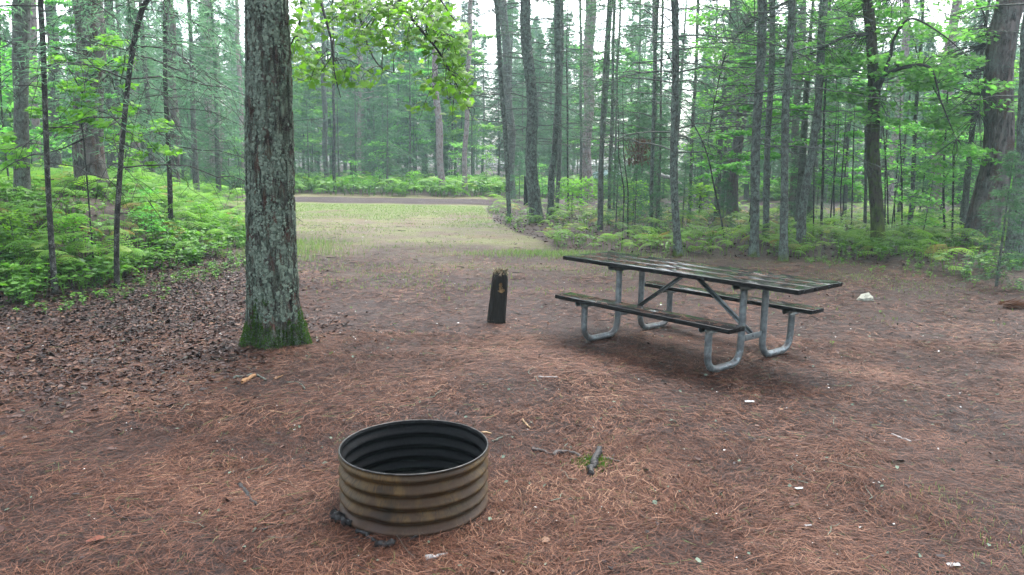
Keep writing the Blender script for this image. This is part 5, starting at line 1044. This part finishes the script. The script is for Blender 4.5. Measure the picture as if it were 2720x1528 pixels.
SAPS = [(205, 700, 10.4, 2, 'knee high leafy seedling left on the fern bank'), (400, 640, 12.2, 0, 'leafy bush on the fern bank right of the leaning slender tree'), (540, 600, 14.5, 2, 'leafy seedling on the fern bank beside the big tree'), (40, 700, 9.6, 2, 'leafy seedling at the far left of the fern bank'),
        (1215, 505, 39.5, 1, 'leafy sapling between the matching pinkish pines'), (1290, 470, 44, 1, 'leafy bush beyond the road left of the thin leaning trunk'), (1010, 500, 40, 1, 'pale leafy sapling beside the brown tipped fir beyond the road'), (1100, 505, 38.6, 2, 'low bright leafy bush left of the pinkish pines'),
        (940, 518, 38.2, 0, 'low leafy bush left of the browned fir skirt'), (1560, 545, 29, 2, 'bright leafy seedling at the foot of the flaky pine'), (1440, 500, 33, 0, 'leafy bush seen through the bent lichened trunk gap'), (640, 500, 36, 1, 'leafy bush at the foot of the pale birch'),
        (80, 470, 16, 1, 'leafy sapling at far left behind the mossy footed trunk'), (330, 460, 18, 0, 'leafy sapling right of the mound pine'), (20, 430, 14, 3, 'tall leafy sapling at the left edge'), (1860, 560, 22, 2, 'bright leafy seedling right of the straight trunk'),
        (2370, 600, 18, 1, 'leafy sapling right of the mossy maple foot'), (2450, 620, 16, 0, 'leafy bush in the right undergrowth'), (2560, 560, 20, 1, 'leafy sapling left of the huge pine'), (2240, 560, 22, 3, 'taller leafy sapling left of the mossy maple'),
        (1900, 500, 26, 3, 'taller leafy sapling behind the reddish pine'), (2690, 560, 18, 3, 'tall leafy sapling behind the right edge trunk'), (1680, 590, 20, 2, 'small leafy seedling below the browned dead fir tip'), (1520, 560, 24, 2, 'small leafy seedling left of the flaky pine')]
for k_, (px, py, Yd, v, lab) in enumerate(SAPS):
    p = at(px, py, Yd); put('sap', v, p[0], p[1], .55 if k_ < 4 else 1.0, lab, 'sapling', name='leafy_sapling')

# named small and middle conifers
CON = [('fir_m', 2, 1030, 39.8, 1.0, 'fir with browned drooping lower skirt beyond the road'), ('fir_s', 0, 1745, 17.2, .55, 'knee high fir in front of the thin poles behind the table'), ('fir_s', 1, 1690, 17.6, .5, 'small fir clump left of the straight trunk behind the table'),
       ('fir_s', 1, 1640, 20, .62, 'waist high fir behind the leaning poles'), ('fir_m', 0, 1690, 24, .75, 'fir with a dead rust brown tip hanging between the poles'), ('fir_s', 1, 2120, 21, .8, 'young fir behind the lichened trunks right of the table'), ('fir_m', 1, 1480, 31, .7, 'fir with dark lower boughs behind the bent trunk'),
       ('fir_s', 1, 700 - 90, 36.5, 1.0, 'young fir beside the numbered post'), ('fir_s', 1, 2680, 11.0, .60, 'young pine in front of the right edge trunk'), ('fir_s', 0, 1380, 33, 1.0, 'young fir by the road right of the clearing'), ('fir_m', 0, 820, 42, 1.0, 'fir first right of the big lichened tree beyond the road')]
for (kd, v, px, Yd, s, lab) in CON:
    p = at(px, 500, Yd); put(kd, v, p[0], p[1], s, lab, 'conifer')
# dead rusty tip
p = at(1690, 395, 24); b = MB(); g = np.random.default_rng(330); k = 700; c = np.stack([g.normal(0, .22, k), g.normal(0, .2, k), -g.uniform(0, .75, k)], -1); inst(b, TRI, TT, c, frames(np.stack([g.normal(0, .3, k), g.normal(0, .3, k), -np.ones(k)], -1), g.normal(0, 1, (k, 3))), np.stack([np.full(k, .025), g.uniform(.08, .22, k), np.ones(k)], -1), g.uniform(0, 1, k))
o = b.build('dead_bough', M['dead_fir']); o.location = (p[0], p[1] - .9, p[2] + .3); tag(o, 'hanging rust brown dead fir bough between the thin poles', 'branch')
p = gp(2680, 818); b = MB(); k = 260; a = g.normal(-.5, .5, k); inst(b, TRI, TT, np.stack([g.normal(0, .06, k), g.normal(0, .05, k), g.uniform(.01, .07, k)], -1), frames(np.stack([np.cos(a), np.sin(a), g.normal(.15, .2, k)], -1), g.normal(0, 1, (k, 3))), np.stack([np.full(k, .008), g.uniform(.10, .24, k), np.ones(k)], -1), g.uniform(0, 1, k))
o = b.build('dead_bough', M['dead_fir']); o.location = p.tolist(); tag(o, 'rust brown dead pine bough lying at the right edge of the clearing', 'branch')

# the wood behind: every tree its own object, copies share meshes
g = np.random.default_rng(340)
def free(x, y, pts_, dmin): return all((x - a) ** 2 + (y - b_) ** 2 > dmin ** 2 for a, b_ in pts_)
ZONES = [ # kinds, n, y0, y1, xfrac range, scale, label, group
 ('broad', 12, 42, 56, (-.68, .72), (.8, 1.1), 'pale leafy broadleaf tree beyond the road', 'broadleaf trees beyond the road', 3.0),
 ('broad', 10, 16, 36, (.2, .88), (.45, .7), 'leafy broadleaf tree in the right wood', 'broadleaf trees in the right hand wood', 2.6),
 ('broad', 4, 19, 34, (-.74, -.42), (.45, .7), 'leafy broadleaf tree in the left wood', 'broadleaf trees in the left hand wood', 2.6),
 ('fir_m', 34, 39.5, 50, (-.66, .70), (.8, 1.35), 'hazy green fir just beyond the road', 'firs beyond the road', 2.4),
 ('sparse', 6, 40, 52, (-.66, .70), (.8, 1.2), 'thin sparse spruce beyond the road', 'thin spruces beyond the road', 2.0),
 ('spruce', 44, 50, 68, (-.72, .74), (.75, 1.1), 'hazy middle distance spruce', 'spruces in the middle distance', 2.6),
 ('pine', 30, 46, 74, (-.72, .74), (.8, 1.05), 'tall hazy bare trunked pine', 'tall pines far in the wood', 2.8),
 ('spruce', 92, 66, 100, (-.86, .88), (1.0, 1.5), 'pale misty far spruce', 'spruces fading into the mist', 2.6),
 ('fir_m', 40, 56, 84, (-.74, .76), (1.2, 1.9), 'broad low boughed far fir', 'low boughed firs in the far understory', 2.6),
 ('spruce', 26, 54, 84, (-.30, .08), (1.0, 1.4), 'pale full spruce behind the clearing', 'full spruces behind the clearing', 2.2),
 ('broad', 9, 50, 70, (-.30, .10), (1.1, 1.5), 'tall pale broadleaf tree behind the clearing', 'broadleaf trees behind the clearing', 3.0),
 ('sparse', 30, 16, 38, (.08, .84), (.6, 1.0), 'thin sparse spruce in the right wood', 'thin spruces in the right hand wood', 1.9),
 ('fir_m', 20, 24, 40, (.10, .70), (.6, 1.0), 'green fir in the right wood', 'firs in the right hand wood', 2.4),
 ('fir_s', 14, 16.5, 30, (.10, .68), (.5, .9), 'waist high fir in the right undergrowth', 'young firs in the right hand wood', 1.8),
 ('sparse', 12, 20, 40, (-.75, -.34), (.7, 1.1), 'thin sparse spruce in the left wood', 'thin spruces in the left hand wood', 2.0),
 ('spruce', 10, 24, 44, (-.78, -.38), (.7, 1.0), 'tall spruce in the left wood', 'tall spruces in the left hand wood', 2.6),
 ('spruce', 14, 30, 46, (.16, .74), (.7, 1.1), 'tall spruce in the right wood', 'tall spruces in the right hand wood', 2.6),
 ('fir_m', 12, 22, 42, (-.75, -.36), (.8, 1.2), 'green fir in the left wood', 'firs in the left hand wood', 2.4),
]
used_ = [(o.location[0], o.location[1]) for o in list(col.objects) if o.parent is None and o.get('category') in ('tree', 'post')]
for (kd, n_, y0, y1, (f0, f1), (s0, s1), lab, grp, dm) in ZONES:
    c_ = 0
    for _ in range(n_ * 60):
        if c_ >= n_: break
        y = g.uniform(y0, y1); x = g.uniform(f0, f1) * y
        if y < 36.8 and y > 28.5 and x > -14: continue
        if abs(y - float(road_c(x))) < 3.2: continue
        if kd == 'pine' and -8 < x < 0: continue
        if not free(x, y, used_, dm * (.5 if y < 40 else .8)): continue
        sc = g.uniform(s0, s1)
        used_.append((x, y)); put(kd, int(g.integers(0, 9)), x, y, sc, lab + ', ' + sector(x, y), 'tree' if kd == 'broad' else 'conifer', grp); c_ += 1

# ------------------------------------------------------------------ bracken, herbs
def frond(det=True):
    n_p = 12; mb = []; tr = []; V = []
    def addv(p): V.append(p); return len(V) - 1
    L = 1.0; us = np.linspace(.12, .97, n_p)
    for u in us:
        cx_, cz = u * L, .16 * math.sin(u * 2.6) - .22 * u * u
        pl = .46 * (1 - u) ** .9 * (.75 + .25 * min(1, u / .2)) + .03
        for sgn in (-1, 1):
            d = np.array([.42, sgn, -.12]); d = d / np.linalg.norm(d); ax = np.array([1, -sgn * .42, 0]); ax = ax / np.linalg.norm(ax); o = np.array([cx_, 0, cz])
            if det:
                nt_ = 6 if u < .7 else 4
                for k_ in range(nt_):
                    s0_, s1_ = k_ / nt_ * pl, (k_ + 1) / nt_ * pl; w_ = .052 * (1 - .75 * (k_ / nt_)) * (1 - .4 * u)
                    dz = np.array([0, 0, -.10 * (s1_ / .46) ** 2])
                    a_ = addv(o + d * s0_ + dz * .6); b_ = addv(o + d * (s1_) + dz)
                    c_ = addv(o + d * (s0_ + s1_) * .5 + ax * w_ + dz - np.array([0, 0, .012])); e_ = addv(o + d * (s0_ + s1_) * .5 - ax * w_ * .9 + dz - np.array([0, 0, .012]))
                    tr += [[a_, b_, c_], [a_, e_, b_]]
            else:
                a_ = addv(o - ax * .035); b_ = addv(o + ax * .035); c_ = addv(o + d * pl + np.array([0, 0, -.06])); tr.append([a_, b_, c_])
    r0_ = [addv(np.array([u * L, s_ * .006, .16 * math.sin(u * 2.6) - .22 * u * u])) for u in np.linspace(0, 1, 6) for s_ in (-1, 1)]
    for k_ in range(5): tr += [[r0_[2 * k_], r0_[2 * k_ + 1], r0_[2 * k_ + 2]], [r0_[2 * k_ + 1], r0_[2 * k_ + 3], r0_[2 * k_ + 2]]]
    V = np.array(V); V = V[:, [1, 0, 2]]; return V, np.array(tr)
FD, FDt = frond(True); FL, FLt = frond(False)
def plant_ferns(mb, x, y, h0, h1, l0, l1, seed, det=True, fr_=3):
    g = np.random.default_rng(seed); m = len(x) * fr_; x = np.repeat(x, fr_) + g.normal(0, .06, m); y = np.repeat(y, fr_) + g.normal(0, .06, m); a = g.uniform(0, 6.28, m); h = g.uniform(h0, h1, m)
    d = np.stack([np.cos(a), np.sin(a), g.normal(.12, .16, m)], -1); nn = np.stack([g.normal(0, .18, m), g.normal(0, .18, m), np.ones(m)], -1); s = g.uniform(l0, l1, m)
    base = np.stack([x, y, T(x, y)], -1); tip = base + np.stack([np.cos(a) * .12 * h, np.sin(a) * .12 * h, h], -1)
    inst(mb, FD if det else FL, FDt if det else FLt, tip, frames(d, nn), s, np.clip(g.beta(2, 2, m), 0, 1))
    if det: tubes(mb, np.stack([base, (base + tip) / 2 - np.stack([np.cos(a), np.sin(a), 0 * a], -1) * .02, tip], 1), .004, 3, .4)
def herb_proto(seed, n_l=10):
    g = np.random.default_rng(seed); mb = MB(); P = []; 
    for st_ in range(3):
        a = g.uniform(0, 6.28); e = np.array([math.cos(a) * .25, math.sin(a) * .25, g.uniform(.7, 1)]); pl = bez(np.array([[0, 0, 0], e * .5 + np.array([0, 0, .1]), e]), 5); tubes(mb, pl, .012, 3, .2)
        for k_ in range(n_l // 3 + 1):
            u = .3 + .7 * g.uniform(); c = pl[min(4, int(u * 4.99))] + g.normal(0, .04, 3); aa = g.uniform(0, 6.28); P.append((c, aa))
    c = np.array([p[0] for p in P]); aa = np.array([p[1] for p in P]); m = len(c)
    LVs = np.array([[0, 0, 0], [.3, .45, .04], [0, 1, -.05], [-.3, .45, .04]]); inst(mb, LVs, np.array([[0, 1, 2], [0, 2, 3]]), c, frames(np.stack([np.cos(aa), np.sin(aa), 0 * aa - .1], -1), np.stack([g.normal(0, .35, m), g.normal(0, .35, m), np.ones(m)], -1)), g.uniform(.22, .42, m), g.uniform(.3, 1, m))
    return np.concatenate(mb.v), np.concatenate(mb.t), np.concatenate(mb.q), np.concatenate(mb.a)
HP = [herb_proto(s_) for s_ in range(4)]
def plant_herbs(mb, x, y, s0, s1, seed):
    g = np.random.default_rng(seed); kx = g.integers(0, 4, len(x))
    for k_ in range(4):
        V, t_, q_, _ = HP[k_]; xx, yy = x[kx == k_], y[kx == k_]; m = len(xx)
        if not m: continue
        a = g.uniform(0, 6.28, m); d = np.stack([np.cos(a), np.sin(a), 0 * a], -1); inst(mb, V, t_, np.stack([xx, yy, T(xx, yy) - .01], -1), frames(d, np.tile([0, 0, 1.0], (m, 1)) + g.normal(0, .12, (m, 3))), g.uniform(s0, s1, m), g.uniform(.15, .95, m), q_)
def rnd(n, x0, x1, y0, y1, dens, seed):
    g = np.random.default_rng(seed); x = g.uniform(x0, x1, n); y = g.uniform(y0, y1, n); k = (g.uniform(0, 1, n) < dens(x, y)) & (np.abs(x) < .72 * y + 3.0); return x[k], y[k]
mound_bare = lambda x, y: 1 - np.exp(-(((x + 7.3) / 1.1) ** 2 + ((y - 13.0) / 1.0) ** 2) ** 2)
clump = lambda x, y, s_, a, sd: smooth((fbm(x * s_, y * s_, 0, sd) - a) / .12)
fb = MB()
x, y = rnd(1700, -17, -4.4, 7.4, 24, lambda x, y: smooth((xb(y) - x - .25) / .5) * (.15 + .85 * clump(x, y, .8, .46, 201)) * mound_bare(x, y) * np.clip(1.5 - y / 30, .3, 1), 202)
plant_ferns(fb, x, y, .08, .34, .30, .62, 203, True, 2)
tag(fb.build('bank_ferns', M['fern']), 'bright green bracken covering the bank on the left', 'ferns', kind='stuff')
hb = MB()
x, y = rnd(11000, -16, -4.3, 7.2, 20, lambda x, y: smooth((xb(y) - x - .05) / .35) * (.35 + .65 * clump(x, y, 1.3, .42, 211)) * mound_bare(x, y), 212); plant_herbs(hb, x, y, .12, .36, 213)
x, y = rnd(500, -6, -4, 8, 14, lambda x, y: np.exp(-((xb(y) + .25 - x) / .35) ** 2), 214); plant_herbs(hb, x, y, .06, .16, 215)
tag(hb.build('bank_undergrowth', M['herb']), 'low leafy plants filling the left bank between the ferns', 'undergrowth', kind='stuff')
fr2 = MB(); dR = lambda x, y: smooth((y - yr(x) - .1) / .5) * (x > -1.4) * ((y < 29.3) | (y > 36.5))
x, y = rnd(1700, -1.4, 21, 10.5, 29, lambda x, y: dR(x, y) * (.05 + .8 * clump(x, y, .6, .50, 221)) * (.5 + .5 * smooth((x - .45 * y + 1.2) / 2)) * (1 - .8 * np.exp(-(((x - 3.6) / 1.2) ** 2 + ((y - 16.5) / 1.2) ** 2))), 222)
plant_ferns(fr2, x, y, .08, .42, .34, .72, 223, True, 2)
x, y = rnd(80, .3, 8, 13.6, 16.2, lambda x, y: dR(x, y), 224); plant_ferns(fr2, x, y, .12, .34, .26, .46, 225, True, 3)
tag(fr2.build('wood_ferns', M['fern']), 'bracken growing under the trees on the right', 'ferns', kind='stuff')
hb2 = MB(); x, y = rnd(10000, -1.4, 17, 9, 27, lambda x, y: dR(x, y) * (.10 + .9 * clump(x, y, .9, .48, 231)) * (.4 + .6 * smooth((x - .42 * y + .8) / 2)), 232); plant_herbs(hb2, x, y, .10, .36, 233)
x, y = rnd(2600, 5.2, 11, 7.5, 14, lambda x, y: smooth((y - yr(x) + 1.3) / 1.0) * clump(x, y, 1.4, .5, 235) * .8, 236); plant_herbs(hb2, x, y, .05, .15, 237)
x, y = rnd(260, -5, 7, 6, 13, lambda x, y: .25 * (x > xb(y)) + 0 * x, 238); plant_herbs(hb2, x, y, .025, .06, 239)
tag(hb2.build('wood_undergrowth', M['herb']), 'low leafy plants under the trees on the right', 'undergrowth', kind='stuff')
ff_ = MB(); x, y = rnd(4200, -32, 30, 36.2, 52, lambda x, y: smooth((y - road_c(x) - 3.6) / .6) * (.12 + .88 * clump(x, y, .45, .46, 241)) * np.clip(1.35 - (y - 37) / 18, .2, 1), 242)
plant_ferns(ff_, x, y, .10, .75, .5, 1.0, 243, False, 3)
x, y = rnd(1600, -30, 3, 24, 40, lambda x, y: (x < xb(y) - .3) * .9, 246); plant_ferns(ff_, x, y, .2, .6, .4, .75, 247, False, 4)
tag(ff_.build('far_ferns', M['fern']), 'bank of bracken along the far side of the dirt road', 'ferns', kind='stuff')
hb3 = MB(); x, y = rnd(3800, -32, 30, 35.6, 50, lambda x, y: smooth((y - road_c(x) - 3.0) / .6) * clump(x, y, .5, .45, 251), 252); plant_herbs(hb3, x, y, .2, 1.0, 253)
tag(hb3.build('far_undergrowth', M['herb']), 'leafy plants beyond the dirt road', 'undergrowth', kind='stuff')

# broad leaved seedlings mixed through both sides
wp = MB(); a_ = np.arange(6) * 1.047; inst(wp, SL, ST, np.stack([.12 * np.cos(a_), .12 * np.sin(a_), 0 * a_ + 1], -1), frames(np.stack([np.cos(a_), np.sin(a_), 0 * a_ - .15], -1), np.tile([0, 0, 1.0], (6, 1)) + .2), np.array([.75, .5, .7, .55, .8, .6]) * .9, .5)
tubes(wp, np.array([[0, 0, -2.2], [.05, 0, -.6], [0, 0, 1]]), .02, 3, .2); WV, WT, WQ = np.concatenate(wp.v), np.concatenate(wp.t), np.concatenate(wp.q)
def plant_whorls(mb, x, y, s0, s1, seed):
    g = np.random.default_rng(seed); m = len(x); a = g.uniform(0, 6.28, m); s = g.uniform(s0, s1, m)
    inst(mb, WV, WT, np.stack([x, y, T(x, y) + s * g.uniform(.8, 2.2, m)], -1), frames(np.stack([np.cos(a), np.sin(a), 0 * a], -1), np.tile([0, 0, 1.0], (m, 1)) + g.normal(0, .22, (m, 3))), s, g.uniform(0, 1, m), WQ)
M['seedling'] = foliage('broad_seedling', (.06, .15, .02), (.19, .30, .035), .5, .45, 1.4, .3)
wm = MB(); x, y = rnd(900, -15, -4.6, 7.6, 19, lambda x, y: smooth((xb(y) - x - .1) / .5) * mound_bare(x, y) * (.2 + .8 * clump(x, y, .9, .5, 261)), 262); plant_whorls(wm, x, y, .07, .16, 263)
tag(wm.build('bank_seedlings', M['seedling']), 'broad leaved seedlings scattered through the left bank', 'seedlings', kind='stuff')
wm = MB(); x, y = rnd(1500, -1.4, 17, 9, 26, lambda x, y: dR(x, y) * (.15 + .85 * clump(x, y, .8, .5, 265)), 266); plant_whorls(wm, x, y, .06, .15, 267)
x, y = rnd(700, -30, 28, 36, 46, lambda x, y: smooth((y - road_c(x) - 3.0) / .6) * clump(x, y, .4, .45, 268), 269); plant_whorls(wm, x, y, .16, .34, 270)
tag(wm.build('wood_seedlings', M['seedling']), 'broad leaved seedlings under the trees right and beyond the road', 'seedlings', kind='stuff')
M['fern_old'] = foliage('yellowing_fern', (.10, .10, .018), (.24, .20, .035), .4, .55, 1.3, .2)
fo = MB(); x, y = rnd(330, -15, -4.6, 8, 20, lambda x, y: smooth((xb(y) - x - .3) / .5) * .6, 271); plant_ferns(fo, x, y, .06, .28, .28, .5, 272, True, 1)
x, y = rnd(450, -1, 17, 11, 28, lambda x, y: dR(x, y) * .5, 273); plant_ferns(fo, x, y, .05, .26, .28, .55, 274, True, 1)
tag(fo.build('yellowing_ferns', M['fern_old']), 'yellow and browning fern fronds among the green ones', 'ferns', kind='stuff')

# pale tent and pale fallen log glimpsed far off
p = at(1612, 500, 52); z0_ = float(T(p[0], p[1])); b = MB(); U_, V2 = np.meshgrid(np.linspace(0, math.pi, 25), np.linspace(0, math.pi / 2, 10)); rr = np.cos(V2)
P = np.stack([1.35 * np.cos(U_ * 2) * rr ** .6, 1.1 * np.sin(U_ * 2) * rr ** .6, 1.25 * np.sin(V2) ** 1.1], -1); ix = np.arange(P.shape[0] * P.shape[1]).reshape(P.shape[:2])
b.add(P.reshape(-1, 3), None, np.stack([ix[:-1, :-1], ix[:-1, 1:], ix[1:, 1:], ix[1:, :-1]], -1).reshape(-1, 4)); te = empty('dome_tent', (p[0], p[1], z0_), 0, label='pale blue dome tent glimpsed far off between the lichened poles', cat='tent')
b.build('canopy', simple('pale_tent_cloth', (.50, .66, .68), (.60, .74, .76), 4, .7, .1), te, True)
b = MB()
for s_ in (1, -1): a = np.linspace(0, math.pi, 20); tubes(b, np.stack([1.37 * np.cos(a) * .75, s_ * 1.12 * np.cos(a) * .75, 1.28 * np.sin(a) ** .8 + .01], -1), .012, 5)
b.build('pole', M['galv'], te)
p = at(1735, 462, 34); p2 = at(1788, 476, 33.4); b = MB(); P = bez(np.array([p, (p + p2) / 2 + np.array([0, 0, .03]), p2, p2 + (p2 - p) * .6 + np.array([0, 0, -.25]), p2 + (p2 - p) * 1.3 + np.array([0, 0, -.6])]), 14)
tubes(b, P - p, np.linspace(.10, .07, 14), 9, cap=True); o = b.build('fallen_log', M['wood_pale']); o.location = p.tolist(); tag(o, 'pale barkless log hung up behind the straight trunk', 'log')

# labels: tell trees of one kind in one gap apart by nearness
by = {}
for o in list(col.objects):
    if o.parent is None and o.get('group') and o.get('label'): by.setdefault(o['label'], []).append(o)
for lab, os_ in by.items():
    if len(os_) < 2: continue
    os_.sort(key=lambda o: o.location[1]); k_ = len(os_)
    wd_ = ['nearer', 'farther'] if k_ == 2 else (['nearest', 'middle', 'farthest'] if k_ == 3 else ['nearest', 'second nearest', 'third nearest', 'fourth nearest', 'fifth nearest', 'sixth nearest', 'seventh nearest', 'eighth nearest'])
    for o, w_ in zip(os_, wd_): o['label'] = w_ + ' ' + lab

# ------------------------------------------------------------------ damp forest air
bmz = bmesh.new(); bmesh.ops.create_cube(bmz, size=1)
for v in bmz.verts: v.co.x *= 400; v.co.y = v.co.y * 240 + 100; v.co.z = v.co.z * 34 + 15
mh = bpy.data.meshes.new('haze'); bmz.to_mesh(mh); bmz.free(); m, nt_h = mat('damp_air'); n = N(nt_h)
pv = n('VolumePrincipled', {'Color': (.70, .97, 1.0, 1), 'Density': .0011, 'Anisotropy': .2}); oo = n('OutputMaterial'); nt_h.links.new(pv.outputs[0], oo.inputs['Volume'])
mh.materials.append(m); hz = bpy.data.objects.new('haze', mh); col.objects.link(hz); hz['kind'] = 'stuff'; hz['label'] = 'pale damp mist between the distant trees'
